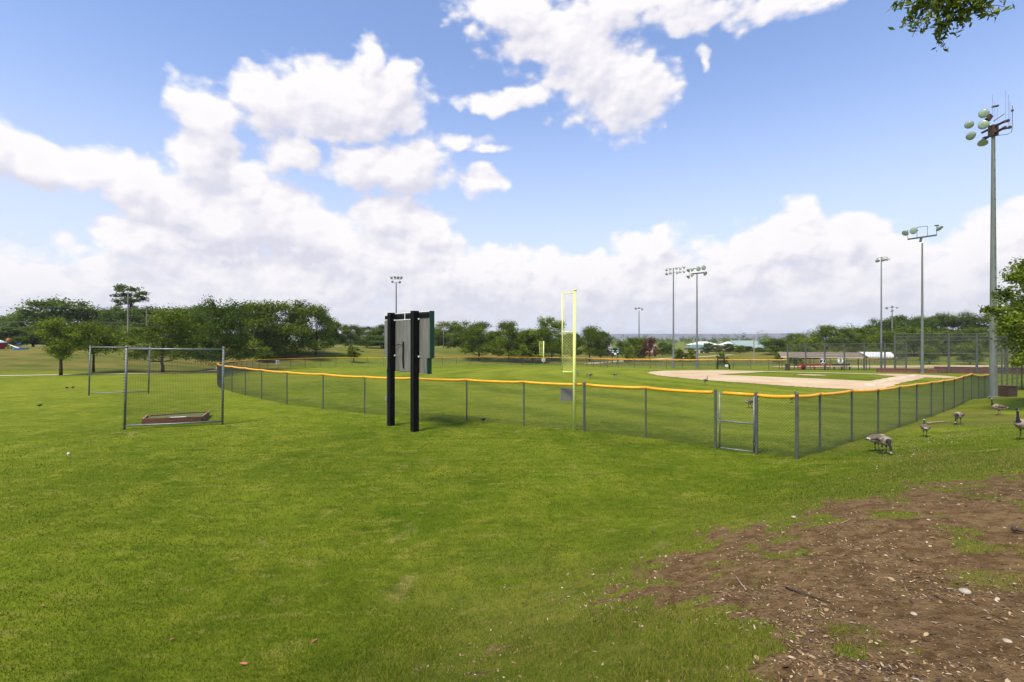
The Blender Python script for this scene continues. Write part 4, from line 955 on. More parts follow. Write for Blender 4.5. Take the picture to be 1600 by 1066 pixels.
GL = 'shade trees on the bank left of the field'; GW = 'background trees of the left tree line'; GM = 'rounded trees beyond the centre of the outfield'; GR = 'trees beyond the backstop on the right'; GF = 'small trees among the far buildings'
for a in [
 (young, 95, 62.5, 496, 62, 'slim young yellow-green tree standing alone beside the footpath at the far left'),
 (spread, 146, 68, 507, 92, 'low spreading forked tree behind the empty screen frame at left'),
 (roundt, 254, 70, 484, 100, 'dense round tree with a short trunk behind the netted screen'),
 (big[1], 347, 80, 471, 88, 'dark tree with a thick trunk just left of where the yellow fence curves'),
 (big[0], 397, 104, 471, 92, 'bushy dark green tree between the curved fence and the largest drooping tree'),
 (bigd, 446, 107, 469, 112, 'largest drooping tree with low branches over the left fence'),
 (big[2], 494, 112, 477, 64, 'drooping-edged tree at the right end of the left group, trunk behind the fence'),
 (big[1], 306, 98, 482, 78, 'dark tree filling the gap behind the round tree and the thick-trunked tree')]:
    plant_tree(*a, GL)
for a in [
 (bush, 412, 98, 543, 30, 'dark low bush under the large drooping tree', 'bushes by the outfield'), (young, 553, 107, 541, 26, 'tiny young tree standing alone behind the fence left of the scoreboard', GL),
 (bush, 436, 103, 540, 34, 'second low bush under the drooping tree beside its trunk', 'bushes by the outfield')]:
    plant_tree(*a)
k = 0
names = ['at the left edge of the photo', 'broad one above the playground', 'wide-topped one left of the slim young tree', 'low one above the spreading forked tree', 'one just left of the tall utility pole', 'one directly behind the tall utility pole', 'one between the utility poles and the round tree', 'one right of the reddish utility pole', 'one filling the skyline above the netted screen', 'one right of the netted screen skyline',
         'pointed one right after the drooping group', 'small one under the distant pylon', 'low round one left of the scoreboard', 'one touching the left of the scoreboard', 'dark one just behind the scoreboard', 'dark one under the power wires right of the scoreboard', 'dark one at the right end of the power wires', 'low one filling the foot of the left edge', 'low one below the wide-topped tree', 'dark one behind the spreading forked tree', 'dark low one behind the round tree', 'lowest one behind the scoreboard posts']
for i, (px, Y, top, wpx) in enumerate([(8, 150, 493, 84), (52, 140, 486, 80), (98, 138, 468, 92), (150, 145, 480, 80), (182, 140, 480, 60), (208, 136, 482, 70), (240, 142, 480, 60), (268, 140, 483, 70), (292, 150, 480, 60), (330, 135, 478, 70),
        (521, 150, 502, 40), (548, 160, 507, 44), (573, 168, 510, 44), (596, 165, 508, 40), (640, 175, 512, 70), (700, 168, 502, 60), (741, 175, 503, 60), (20, 128, 512, 90), (75, 125, 508, 90), (150, 124, 512, 100), (240, 125, 510, 110), (600, 150, 524, 90)]):
    plant_tree((big[i % 3], mids[1], mids[3], bigd)[i % 4], px, Y, top, wpx, 'tree in the left tree line, '+names[i].replace('directly ', '').replace('between the utility poles and the round tree', 'between the reddish pole and round tree'), GW)
plant_tree(sparse, 203, 140, 448, 54, 'tallest thin-crowned tree poking above the left tree line', GW, rot=1.0)
for a in [
 (roundt, 748, 124, 512, 66, 'leftmost round tree beyond the outfield with a dark trunk, right of the scoreboard'),
 (big[0], 795, 125, 502, 58, 'taller rounded tree second beyond the outfield, left of the near foul pole'),
 (mids[0], 832, 126, 515, 48, 'medium rounded tree with a slim trunk above the far foul pole'),
 (big[2], 862, 133, 496, 58, 'tallest irregular tree directly behind the near foul pole'),
 (roundt, 921, 138, 511, 50, 'neat round tree just right of the near foul pole'),
 (mids[3], 893, 150, 520, 36, 'dark tree seen through the mesh wing of the near foul pole'),
 (mids[0], 672, 172, 515, 70, 'dark filler tree seen just right of the scoreboard edge'),
 (mids[3], 722, 160, 519, 46, 'low dark tree behind the leftmost round tree beyond the outfield'),
 (mids[0], 773, 158, 518, 46, 'dark tree closing the gap between the first two round trees'),
 (mids[1], 815, 155, 519, 46, 'grey-green tree behind the small sapling'),
 (mids[3], 846, 158, 516, 44, 'dark tree behind the far foul pole'),
 (mids[3], 938, 160, 518, 34, 'darker tree half hidden behind the neat round tree'),
 (young, 816, 117, 538, 20, 'small yellow-green sapling before the rounded trees')]:
    plant_tree(*a, GM)
for a in [(mids[2], 993, 152, 527, 34, 'yellow-green tree left of the rusty-leaved tree'), (rusty, 1014, 150, 528, 26, 'rusty red-brown leaved tree in the middle distance'),
 (mids[1], 981-8, 190, 533, 26, 'grey-green tree behind the small distant scoreboard'), (mids[3], 1035, 190, 535, 20, 'dark egg-shaped tree right of the rusty tree'), (mids[1], 1048, 195, 538, 16, 'small tree left of the paler paired light pole'),
 (bush, 1062, 150, 546, 22, 'rounded shrub at the foot of the paired light poles'), (bush, 1079, 148, 544, 20, 'bright green rounded shrub between the paired light poles'), (bush, 981, 135, 545, 14, 'small shrub right of the distant scoreboard'),
 (mids[3], 1106, 200, 536, 18, 'dark tree in front of the teal roofed building'), (mids[1], 1120, 205, 539, 16, 'small tree right of the teal roofed building'), (mids[3], 1138, 195, 537, 22, 'dark tree before the long white roof'),
 (mids[0], 1156, 190, 540, 22, 'tree before the left part of the pale green metal roof'), (mids[3], 1170, 200, 541, 16, 'dark tree before the middle of the pale green metal roof'), (bush, 1185, 190, 543, 18, 'grey-green shrub before the right part of the pale green metal roof'),
 (bush, 1128, 118, 551, 18, 'shrub directly behind the padded pitching screen'), (bush, 1244, 120, 541, 24, 'silvery shrub seen through the tall dugout fence'), (bush, 1217, 135, 550, 16, 'low dark shrub at the left end of the far dugout')]:
    plant_tree(*a, GF)
rn = ['at the left end over the dugout', 'over the tan dugout roof', 'with a high round top over the dugout', 'over the right end of the tan dugout roof', 'over the white canopy', 'left of the slim light pole', 'right behind the slim light pole', 'high on the skyline right of the slim pole', 'high on the skyline left of the T-headed pole', 'behind the T-headed pole', 'yellow-green one low between the two poles', 'high skyline one right of the T-headed pole', 'highest skyline one before the near light pole', 'skyline one touching the near light pole', 'low yellow-green one behind the backstop middle', 'low one behind the right of the backstop', 'low one behind the left of the backstop', 'beyond the near light pole', 'behind the near leafy branches', 'small one behind the first backstop post', 'small one behind the last backstop post']
for i, (px, Y, top, wpx, q) in enumerate([(1213, 170, 530, 46, 3), (1243, 165, 521, 44, 0), (1290, 158, 508, 50, 0), (1262, 150, 526, 40, 2), (1325, 160, 512, 50, 0), (1352, 165, 511, 46, 2), (1378, 180, 499, 50, 3), (1400, 195, 494, 50, 1), (1424, 190, 495, 48, 3), (1445, 185, 497, 46, 3), (1428, 150, 510, 60, 2), (1463, 195, 497, 48, 1), (1489, 190, 489, 56, 3), (1530, 185, 491, 60, 3), (1475, 150, 517, 60, 2), (1525, 145, 512, 60, 0), (1385, 145, 516, 56, 0), (1575, 180, 492, 60, 3), (1610, 170, 488, 70, 1), (1452, 125, 539, 26, 2), (1516, 120, 537, 34, 2)]):
    plant_tree((big[0], mids[1], mids[2], big[1])[q], px, Y, top, wpx, 'tree beyond the backstop, '+rn[i], GR)
# a few more trees outside the frame so that the tree line does not stop at its edges
for i, (X_, Y_) in enumerate([(-150, 120), (-175, 90), (-135, 75)]):
    pass

# far woods: nobody could count these
rg = np.random.default_rng(5); Vs = []; Cc = []
for k in range(620):
    Yk = 215*math.exp(rg.uniform(0, 2.05)); Xk = Yk*rg.uniform(-1.15, 1.2)
    if 45 < Xk < 135 and 205 < Yk < 290: continue
    if abs(Xk/Yk-.36) < .16 and Yk < 300: continue
    gz_ = H(Xk, Yk); hh_ = rg.uniform(8, 13.5); ww = rg.uniform(8, 15); n_ = 340 if Yk < 500 else 170
    sz = max(.5, Yk/F*1.25)
    nb = 7; bx = rg.normal(size=(nb, 3))*np.array([ww*.24, ww*.24, hh_*.14])+np.array([Xk, Yk, gz_+hh_*.58])
    idx = rg.integers(0, nb, n_); d = rg.normal(size=(n_, 3)); d /= np.linalg.norm(d, axis=1)[:, None]
    C = bx[idx]+d*rg.uniform(.5, 1, n_)[:, None]*np.array([ww*.24, ww*.24, hh_*.22])
    V, _ = leaf_quads(C, sz, rg, .8, .4, d); Vs.append(V)
    c = np.stack([np.clip(rg.uniform(.1, .9)+rg.normal(size=n_)*.2, 0, 1), rg.uniform(0, 1, n_), rg.uniform(0, 1, n_)], 1); Cc.append(np.repeat(c, 4, axis=0))
V = np.concatenate(Vs); me_ = np_mesh('distant_woodland', V, np.arange(len(V)), 4, M_leafb, np.concatenate(Cc))
o = bpy.data.objects.new('distant_woodland', me_); COL.objects.link(o); tag(o, 'hazy belt of distant green woods along the horizon', 'woodland', kind='stuff')
# ridge on the horizon
hv = []; hf = []
n_ = 160
for i in range(n_+1):
    a_ = R(-75+150*i/n_); h_ = 50+14*vnoise(np.array([i*.13]), np.array([2.]))[0]
    for (rd, zz) in ((4300, -20), (4550, h_*.75), (4900, h_), (5600, h_*.6)): hv.append((rd*math.sin(a_), rd*math.cos(a_), zz))
for i in range(n_):
    for k_ in range(3): hf.append((i*4+k_, (i+1)*4+k_, (i+1)*4+k_+1, i*4+k_+1))
m_ = MB(); m_.add(hv, hf); tag(m_.build('distant_hills', mat('hazy_hill_woods', (.10, .10, .11), .95, 0, .1, .01), None, True), kind='structure')

# ------------------------------------------------------------------ buildings
def building(px0, px1, Y, eave, ridge, base, depth, wall, roof, label, hip=0, windows=(), name='building', overhang=.5):
    a_ = P3(px0, base, Y); b_ = P3(px1, base, Y); x0, x1 = a_[0], b_[0]; zb = a_[2]-1; ze = P3(0, eave, Y)[2]; zr_ = P3(0, ridge, Y)[2]
    r_ = empty(name, ((x0+x1)/2, Y, zb), label, 'building')
    MB().box(((x0+x1)/2, Y+depth/2, (zb+ze)/2), (x1-x0, depth, ze-zb)).build('wall', wall, r_)
    e_ = overhang; y0, y1, ym = Y-e_, Y+depth+e_, Y+depth/2; hx = hip
    vs = [(x0-e_, y0, ze), (x1+e_, y0, ze), (x1+e_, y1, ze), (x0-e_, y1, ze), (x0-e_+hx, ym, zr_), (x1+e_-hx, ym, zr_)]
    vs += [(v[0], v[1], v[2]+.15) for v in vs]
    m_ = MB(); m_.add(vs, [(6, 7, 11, 10), (8, 9, 10, 11), (9, 6, 10), (7, 8, 11), (0, 3, 2, 1), (0, 1, 7, 6), (1, 2, 8, 7), (2, 3, 9, 8), (3, 0, 6, 9)]); m_.build('roof', roof, r_)
    for (u, v_, w_, h_) in windows:
        cx2 = x0+(x1-x0)*u; cz2 = zb+(ze-zb)*v_
        f_ = MB().box((cx2, Y-.03, cz2), (w_, .12, h_)).build('window', M_glassd, r_)
        MB().box((cx2, Y-.10, cz2+h_/2), (w_+.2, .08, .12)).box((cx2, Y-.10, cz2-h_/2), (w_+.2, .08, .12)).box((cx2-w_/2, Y-.10, cz2), (.12, .08, h_)).box((cx2+w_/2, Y-.10, cz2), (.12, .08, h_)).build('frame', M_white, f_)
    return r_
building(1083, 1112, 235, 544.5, 539, 553, 12, M_peach, M_roofteal, 'peach walled building with a teal metal roof between the paired poles and dark trees', 3, [(.2, .55, 1.6, 1.5), (.45, .55, 1.6, 1.5), (.72, .5, 2.2, 2.0)])
building(1091, 1124, 262, 539.5, 534.5, 550, 16, M_peach, M_roofwhite, 'long white roofed building rising behind the teal roofed one', 4, [(.5, .8, 2, 1)])
building(1143, 1163, 262, 540, 534.5, 550, 16, M_peach, M_roofwhite, 'shorter white roofed wing attached left of the pale green metal roof', 1.5, [(.4, .8, 2, 1)])
building(1160, 1197, 255, 544, 532.8, 554, 24, M_peach, M_roofpale, 'large building with a broad pale green metal roof left of the tall fence', .5, [(.2, .6, 2.5, 2), (.5, .6, 2.5, 2), (.8, .6, 2.5, 2)], overhang=1)
building(1016, 1028, 250, 542, 536, 552, 10, M_peach, M_tan, 'tan roofed house half hidden behind the rusty-leaved tree', 1, [(.5, .6, 1.5, 1.3)])
building(946, 955, 215, 545, 536, 552, 9, M_white, M_grey, 'small white gabled house behind the distant scoreboard tree', 0, [(.5, .6, 1.2, 1.2)])
m_ = MB(); xa = P3(928, 0, 190)[0]; 
for k in range(24):
    xk = xa+k*.36; m_.box((xk, 190, H(xk, 190)+1.0), (.34, .04, 2.0+.05*(k % 2)))
tag(m_.build('board_fence', M_skid), 'dark red-brown board fence right of the neat round tree', 'fence')

# white vehicle behind the trees
x, y = at(841, 158); z = H(x, y)
root = empty('parked_car', (x, y, z), 'white car parked in the shade beyond the far foul pole', 'car')
def car_sect(m_, prof, hw, z0=0):
    n = len(prof); vs = [(x+p[0], y-hw*p[2], z+p[1]) for p in prof]+[(x+p[0], y+hw*p[2], z+p[1]) for p in prof]
    m_.add(vs, [tuple(range(n)), tuple(range(n, 2*n))[::-1]]+[(i, i+n, (i+1) % n+n, (i+1) % n) for i in range(n)])
m_ = MB(); car_sect(m_, [(-2.3, .35, 1), (-2.35, .75, 1), (-2.2, .95, .97), (-1.0, 1.05, .95), (1.3, 1.08, .95), (2.2, 1.0, .97), (2.3, .4, 1)], .9); m_.build('body', M_white, root, bevel=.05)
m_ = MB(); car_sect(m_, [(-1.1, 1.0, .93), (-.5, 1.5, .78), (1.2, 1.52, .78), (1.9, 1.0, .93)], .9); m_.build('cabin', M_glassd, root, bevel=.04)
MB().box((x+.35, y, z+1.53), (1.75, 1.35, .05)).build('roof', M_white, root, bevel=.02)
for dx in (-1.45, 1.45):
    for dy in (-.85, .85):
        o = MB().lathe((x+dx, y+dy-.1, z+.34), (0, 1, 0), [(0, .01), (0, .34), (.2, .34), (.2, .01)], 16).build('wheel', M_tire, root); MB().lathe((x+dx, y+dy-.11, z+.34), (0, 1, 0), [(0, .01), (0, .2), (.01, .2)], 12).build('rim', M_alu, o)

# playground on the left bank
Yp = 101
gx_, gy_ = at(2, Yp); gz_ = H(gx_, gy_)
root = empty('play_hut', (gx_, gy_, gz_), 'small red playground hut with a white roof at the left edge', 'play hut')
MB().box((gx_-.3, gy_, gz_+.7), (.9, 1.2, 1.4)).build('wall', M_red, root)
MB().box((gx_-.25, gy_-.62, gz_+.6), (.4, .06, 1.0)).build('doorway', M_black, root)
m_ = MB(); m_.add([(gx_-1, gy_-.8, gz_+1.35), (gx_+.45, gy_-.8, gz_+1.35), (gx_+.45, gy_+.8, gz_+1.35), (gx_-1, gy_+.8, gz_+1.35), (gx_-.6, gy_, gz_+1.85), (gx_+.0, gy_, gz_+1.85)], [(0, 1, 5, 4), (2, 3, 4, 5), (1, 2, 5), (3, 0, 4), (0, 3, 2, 1)]); m_.build('roof', M_white, root)
gx_, gy_ = at(19, Yp); gz_ = H(gx_, gy_)
root = empty('play_slide', (gx_, gy_, gz_), 'pale slide running down from a dark play tower on the left bank', 'slide')
m_ = MB()
m_.tube([(gx_-.7, gy_, gz_+.95), (gx_+.3, gy_, gz_+.55), (gx_+1.3, gy_, gz_+.18), (gx_+1.6, gy_, gz_+.15)], .10, 6); m_.build('chute', M_white, root)
m_ = MB()
for u in (-1.1, -.5):
    for v_ in (-.4, .4): m_.tube([(gx_+u, gy_+v_, gz_), (gx_+u, gy_+v_, gz_+1.5)], .05, 6)
m_.box((gx_-.8, gy_, gz_+.9), (.8, .9, .08)); m_.build('tower', M_skid, root)
MB().lathe((gx_-.9, gy_, gz_+1.5), (.35, 0, 1), [(0, .3), (.35, .38), (.65, .25), (.8, .01)], 10).build('canopy', M_orange, root)
gx_, gy_ = at(32, Yp-1); gz_ = H(gx_, gy_)
root = empty('wading_pool', (gx_, gy_, gz_), 'flat bright blue playground basin on top of the left bank', 'basin')
MB().lathe((gx_, gy_, gz_), (0, 0, 1), [(0, 1.15), (.26, 1.2), (.26, 1.1), (.12, 1.05), (.12, .01)], 20).build('basin', M_blue, root)
gx_, gy_ = at(30.5, Yp+1); gz_ = H(gx_, gy_)
root = empty('spring_rider', (gx_, gy_, gz_), 'dark blue and orange spring rider beside the playground basin', 'play rider')
MB().tube([(gx_-.5, gy_, gz_+1.0), (gx_-.15, gy_, gz_+.85), (gx_+.15, gy_, gz_+.9), (gx_+.3, gy_, gz_+1.25)], [.12, .22, .2, .1], 8).build('seat', mat('navy_plastic', (.02, .03, .15), .4), root, True)
MB().tube([(gx_, gy_, gz_), (gx_, gy_, gz_+.75)], .13, 8).build('spring', M_orange, root)

# ------------------------------------------------------------------ geese
M_goose = bpy.data.materials.new('goose_plumage'); M_goose.use_nodes = True; t = M_goose.node_tree; b = t.nodes['Principled BSDF']
a = t.nodes.new('ShaderNodeVertexColor'); a.layer_name = 'col'; tcx = t.nodes.new('ShaderNodeTexCoord')
wv = t.nodes.new('ShaderNodeTexWave'); wv.inputs['Scale'].default_value = 14; wv.inputs['Distortion'].default_value = 5; wv.inputs['Detail'].default_value = 3; t.links.new(tcx.outputs['Object'], wv.inputs['Vector'])
t.links.new(mixc(t, .38, a.outputs[0], mixc(t, wv.outputs['Fac'], (.35, .35, .35), (1, 1, 1)), 'MULTIPLY'), b.inputs['Base Color']); b.inputs['Roughness'].default_value = .85
BLK = (.012, .011, .010); BRN = (.125, .09, .06); TAN = (.29, .235, .175); WHT = (.50, .48, .44); LEG = (.02, .02, .02)
BODY = [((-.45, .375), .018, .007, BLK), ((-.37, .38), .05, .02, BLK), ((-.31, .385), .065, .035, WHT), ((-.24, .39), .11, .08, BRN), ((-.11, .40), .155, .140, BRN), ((.03, .41), .165, .158, BRN), ((.14, .43), .145, .142, TAN), ((.215, .465), .095, .095, TAN)]
NECK = {'alert': [((.245, .53), .05, .052, BLK), ((.26, .62), .033, .035, BLK), ((.262, .72), .028, .029, BLK), ((.27, .79), .029, .031, BLK), ((.285, .835), .036, .038, WHT), ((.32, .86), .036, .036, BLK), ((.36, .856), .025, .024, BLK), ((.395, .845), .016, .013, BLK), ((.43, .838), .009, .006, BLK)],
 'graze': [((.27, .44), .055, .052, BLK), ((.335, .37), .036, .036, BLK), ((.385, .28), .029, .029, BLK), ((.41, .18), .029, .029, BLK), ((.425, .11), .035, .035, (.28, .27, .25)), ((.45, .07), .035, .035, BLK), ((.475, .045), .024, .024, BLK), ((.50, .025), .015, .014, BLK), ((.525, .01), .009, .008, BLK)],
 'walk': [((.255, .52), .05, .052, BLK), ((.29, .585), .034, .035, BLK), ((.325, .64), .029, .029, BLK), ((.345, .69), .03, .032, BLK), ((.365, .725), .036, .038, WHT), ((.40, .742), .036, .036, BLK), ((.44, .735), .025, .024, BLK), ((.475, .722), .016, .013, BLK), ((.51, .71), .009, .006, BLK)]}
def goose_mesh(pose, scale=1.0, body=BODY, recolor=None, vox=.009):
    rings = body+NECK[pose] if isinstance(pose, str) else body+pose
    mb = MB(); lab = []; n = 14; P_ = [Vector((r_[0][0], 0, r_[0][1])) for r_ in rings]; vs = []
    for i, r_ in enumerate(rings):
        tdir = (P_[min(i+1, len(P_)-1)]-P_[max(i-1, 0)]).normalized(); sdir = Vector((0, 1, 0)); u = tdir.cross(sdir).normalized()
        for k_ in range(n):
            an = 2*math.pi*k_/n; p = P_[i]+sdir*math.cos(an)*r_[1]+u*math.sin(an)*r_[2]; vs.append(p)
            c = r_[3]
            if 1 < i < 6 and p.z < P_[i].z-r_[2]*.35: c = WHT if i < 4 else TAN
            lab.append(c)
    fs = [(i*n+k_, i*n+(k_+1) % n, (i+1)*n+(k_+1) % n, (i+1)*n+k_) for i in range(len(rings)-1) for k_ in range(n)]+[tuple(range(n))[::-1], tuple((len(rings)-1)*n+k_ for k_ in range(n))]
    mb.add(vs, fs); step = .07 if pose == 'walk' else .02
    # folded wings: flattened shells along the flanks, tips crossing over the tail
    for s2 in (-1, 1):
        b0 = len(mb.v); mb.tube([(.14, s2*.115, .46), (.02, s2*.138, .465), (-.12, s2*.128, .455), (-.26, s2*.07, .425), (-.37, s2*.03, .41)], [.04, .062, .06, .038, .012], 10); lab += [BRN]*(len(mb.v)-b0)
    for s2, dx in ((-1, step), (1, -step)):
        b0 = len(mb.v)
        mb.tube([(-.01, s2*.065, .36), (-.01+dx*.3, s2*.065, .27), (-.03+dx*.6, s2*.06, .19)], [.055, .034, .016], 8); lab += [TAN]*(len(mb.v)-b0); b0 = len(mb.v)
        mb.tube([(-.03+dx*.6, s2*.06, .20), (-.015+dx, s2*.06, .10), (.0+dx, s2*.06, .012)], [.014, .012, .013], 8)
        for ta in (-.45, 0, .45): mb.tube([(.0+dx, s2*.06, .012), (.085*math.cos(ta)+dx, s2*.06+.085*math.sin(ta), .010)], [.013, .010], 6)
        mb.add([(dx-.005, s2*.06-.01, .004), (dx+.07, s2*.06-.035, .004), (dx+.078, s2*.06+.035, .004), (dx-.005, s2*.06+.01, .004), (dx-.005, s2*.06-.01, .018), (dx+.07, s2*.06-.035, .014), (dx+.078, s2*.06+.035, .014), (dx-.005, s2*.06+.01, .018)], [(0, 3, 2, 1), (4, 5, 6, 7), (0, 1, 5, 4), (1, 2, 6, 5), (2, 3, 7, 6), (3, 0, 4, 7)])
        lab += [LEG]*(len(mb.v)-b0)
    me0 = bpy.data.meshes.new('tmp'); me0.from_pydata([tuple(v) for v in mb.v], [], mb.f); ob = bpy.data.objects.new('tmp', me0); COL.objects.link(ob)
    rm_ = ob.modifiers.new('r', 'REMESH'); rm_.mode = 'VOXEL'; rm_.voxel_size = vox; rm_.use_smooth_shade = True
    sm_ = ob.modifiers.new('s', 'SMOOTH'); sm_.iterations = 2; sm_.factor = .4
    me_ = bpy.data.meshes.new_from_object(ob.evaluated_get(bpy.context.evaluated_depsgraph_get())); bpy.data.objects.remove(ob)
    kd = kdtree.KDTree(len(mb.v))
    for i, v in enumerate(mb.v): kd.insert(Vector(v), i)
    kd.balance(); me_.name = 'goose'; me_.materials.clear(); me_.materials.append(M_goose)
    ca = me_.color_attributes.new('col', 'FLOAT_COLOR', 'POINT')
    for i, v in enumerate(me_.vertices):
        _, j, _ = kd.find(v.co); c = lab[j]; c = recolor if recolor else c; ca.data[i].color = (*c, 1)
    return me_
GM_ = {k_: goose_mesh(k_) for k_ in ('alert', 'graze', 'walk')}
def goose(pose, px, Y, rot, label, s_=1.0, name='goose', cat='goose', group='geese on the grass', me_=None):
    x, y = at(px, Y); o = bpy.data.objects.new(name, me_ or GM_[pose]); COL.objects.link(o); o.location = (x, y, H(x, y)+.03); o.rotation_euler = (0, 0, R(rot)); o.scale = (s_,)*3
    return tag(o, label, cat, group)
goose('alert', 1598.5, 14.3, 200, 'standing goose at the right edge of the photo, nearest and cut off by it', 1.0)
goose('alert', 1560.5, 26.3, 150, 'goose standing with neck raised beside the foot of the big light pole', 1.02)
goose('graze', 1498, 22.4, 212, 'goose grazing with its head down near the pale stick on the slope', .98)
goose('walk', 1445.5, 18.9, 56, 'goose seen from behind walking up the slope, neck up, right of the fence', .82)
goose('graze', 1382, 14.5, -104, 'grazing goose in front of the overlapping pair on the slope', .92)
goose('graze', 1371, 15.2, 2, 'grazing goose with pointed tail to the left, rear one of the overlapping pair', .92)
goose('alert', 1237, 33.5, 10, 'goose standing inside the field just above the fence corner', .98)
goose('walk', 1172, 30.5, 20, 'goose inside the field seen through the narrow gate', .95)
goose('alert', 1102, 48.5, 20, 'lone goose standing before the infield dirt', .95)
goose('graze', 960, 59, 0, 'dark resting goose on the outfield between the foul pole and the infield', .8)
goose('graze', 922, 56, 180, 'goose feeding low on the outfield right of the near foul pole', 1.0)
goose('alert', 902.5, 60, 90, 'goose partly behind the near foul pole with its neck raised', .95)
bird = goose_mesh([((.245, .50), .05, .052, BLK), ((.28, .56), .06, .06, BLK), ((.33, .57), .045, .045, BLK), ((.37, .565), .02, .018, BLK), ((.44, .555), .008, .006, BLK)], vox=.011, recolor=(.010, .010, .013))
GB = 'small black birds on the lawn'
goose('', 62, 26.5, 60, 'black bird alone on the lawn at the far left', .33, 'blackbird', 'bird', GB, bird)
goose('', 104.5, 37.5, 180, 'left one of two black birds side by side beyond the lone bird', .36, 'blackbird', 'bird', GB, bird)
goose('', 114, 38, 20, 'right one of two black birds side by side near the empty screen', .34, 'blackbird', 'bird', GB, bird)
goose('', 755.5, 21.6, 30, 'black bird at the foot of the fence between scoreboard and foul pole', .34, 'blackbird', 'bird', GB, bird)

# ------------------------------------------------------------------ the big oak whose branch hangs into the frame
TX, TY = 8.6, .6; tz = H(TX, TY)
root = empty('oak_tree', (TX, TY, tz), 'big oak just outside the frame whose leafy branch hangs into the top right corner', 'tree')
tb = MB(); tb.tube([(TX, TY, tz-.3), (TX+.05, TY, tz+.3), (TX, TY+.05, tz+1.8), (TX-.1, TY+.1, tz+3.4), (TX, TY, tz+5.2), (TX+.2, TY-.2, tz+7.2)], [.42, .30, .26, .22, .15, .06], 12)
tip = Vector(P3(1500, -60, 5.6))
tb.tube([(TX-.08, TY+.1, tz+3.0), (TX-.6, TY+1.2, tz+4.4), (TX-1.6, TY+2.9, tz+5.75), (tip.x+.7, tip.y-.9, tip.z+.1), tuple(tip)], [.16, .11, .075, .04, .018], 8)
for e in ((11.5, 1.5, 8.2), (10, -2.5, 8.6), (6.2, -2.2, 8.2), (6.6, 1.3, 8.8), (8.5, 2.2, 9.5)): tb.tube([(TX, TY, tz+3.6), ((TX+e[0])/2, (TY+e[1])/2, (tz+3.6+e[2])/2+.4), e], [.13, .08, .03], 6)
rg = np.random.default_rng(21); LC = []; LO = []
def twig(a_, b_, r0, nl, spread_=.06, sub=0):
    a_, b_ = Vector(a_), Vector(b_); L = (b_-a_).length; mid_ = a_.lerp(b_, .5)+Vector((0, 0, .05*L)); tb.tube([a_, mid_, b_], [r0, r0*.7, r0*.3], 4, False)
    for i in range(nl):
        t_ = rg.uniform(.15, 1.03); p = a_.lerp(b_, t_)+Vector((0, 0, .2*L*t_*(1-t_)))
        LC.append(p+Vector(rg.normal(size=3)*spread_*.6)); LO.append((b_-a_).normalized())
    for i in range(sub):
        t_ = rg.uniform(.25, .95); p = a_.lerp(b_, t_); d_ = ((b_-a_).normalized()*.6+Vector(rg.normal(size=3))*.55+Vector((0, 0, -.35))).normalized()*rg.uniform(.10, .24)
        twig(p, p+d_, r0*.5, 9, .03)
B0 = tuple(tip)
for (px, py, dy, sub, nl) in [(1408, 40, .0, 5, 8), (1425, 56, .3, 3, 6), (1448, 34, -.2, 8, 14), (1466, 70, .1, 5, 10), (1475, 48, .0, 7, 14), (1492, 34, .2, 9, 18), (1508, 24, -.1, 9, 18), (1530, 12, .1, 9, 16), (1545, 10, -.2, 7, 12), (1566, 3, .1, 5, 10), (1440, 8, 0, 10, 16), (1470, 6, .2, 12, 20), (1500, 4, -.2, 12, 20), (1425, 15, .1, 7, 12), (1525, -8, .1, 9, 16), (1455, -15, 0, 10, 16), (1412, -2, -.1, 6, 10)]:
    s0 = P3(1500+(px-1500)*.25, -45, 5.6); twig(s0, P3(1500+(px-1500)*1.0, py+2, 5.6+dy), .009, int(nl*1.9), .06, int(sub*1.5))
tb.build('trunk', M_bark, root, True)
C = np.array([tuple(p) for p in LC])
V1, _ = leaf_quads(C, .078, rg, .36, .2, None)
# the rest of the crown, above and to the right of the view
n_ = 15000; d = rg.normal(size=(n_, 3)); d /= np.linalg.norm(d, axis=1)[:, None]; cc = np.array([(8.6, .2, 9.2), (10.5, 1.5, 8.6), (6.8, -1.5, 8.8), (9.5, -2, 8.6), (7.2, 1.4, 9.3), (8.8, 2.6, 9.8), (12, 0, 8)])[rg.integers(0, 7, n_)]
C2 = cc+d*rg.uniform(.3, 1, n_)[:, None]*np.array([1.9, 1.7, 1.1])
vis = (C2[:, 1] > .2) & (np.abs(C2[:, 0]/np.maximum(C2[:, 1], .2)) < 1.10) & ((C2[:, 2]-CAMZ)/np.maximum(C2[:, 1], .2) < .73)
C2 = C2[~vis]; V2, _ = leaf_quads(C2, .12, rg, .5, .3, None); V = np.concatenate([V1, V2])-np.array([TX, TY, tz])
c = np.repeat(np.stack([rg.uniform(0, .8, len(V)//4), rg.uniform(0, 1, len(V)//4), rg.uniform(0, 1, len(V)//4)], 1), 4, axis=0)
o = bpy.data.objects.new('crown', np_mesh('crown', V, np.arange(len(V)), 4, M_leaf, c)); COL.objects.link(o); o.parent = root

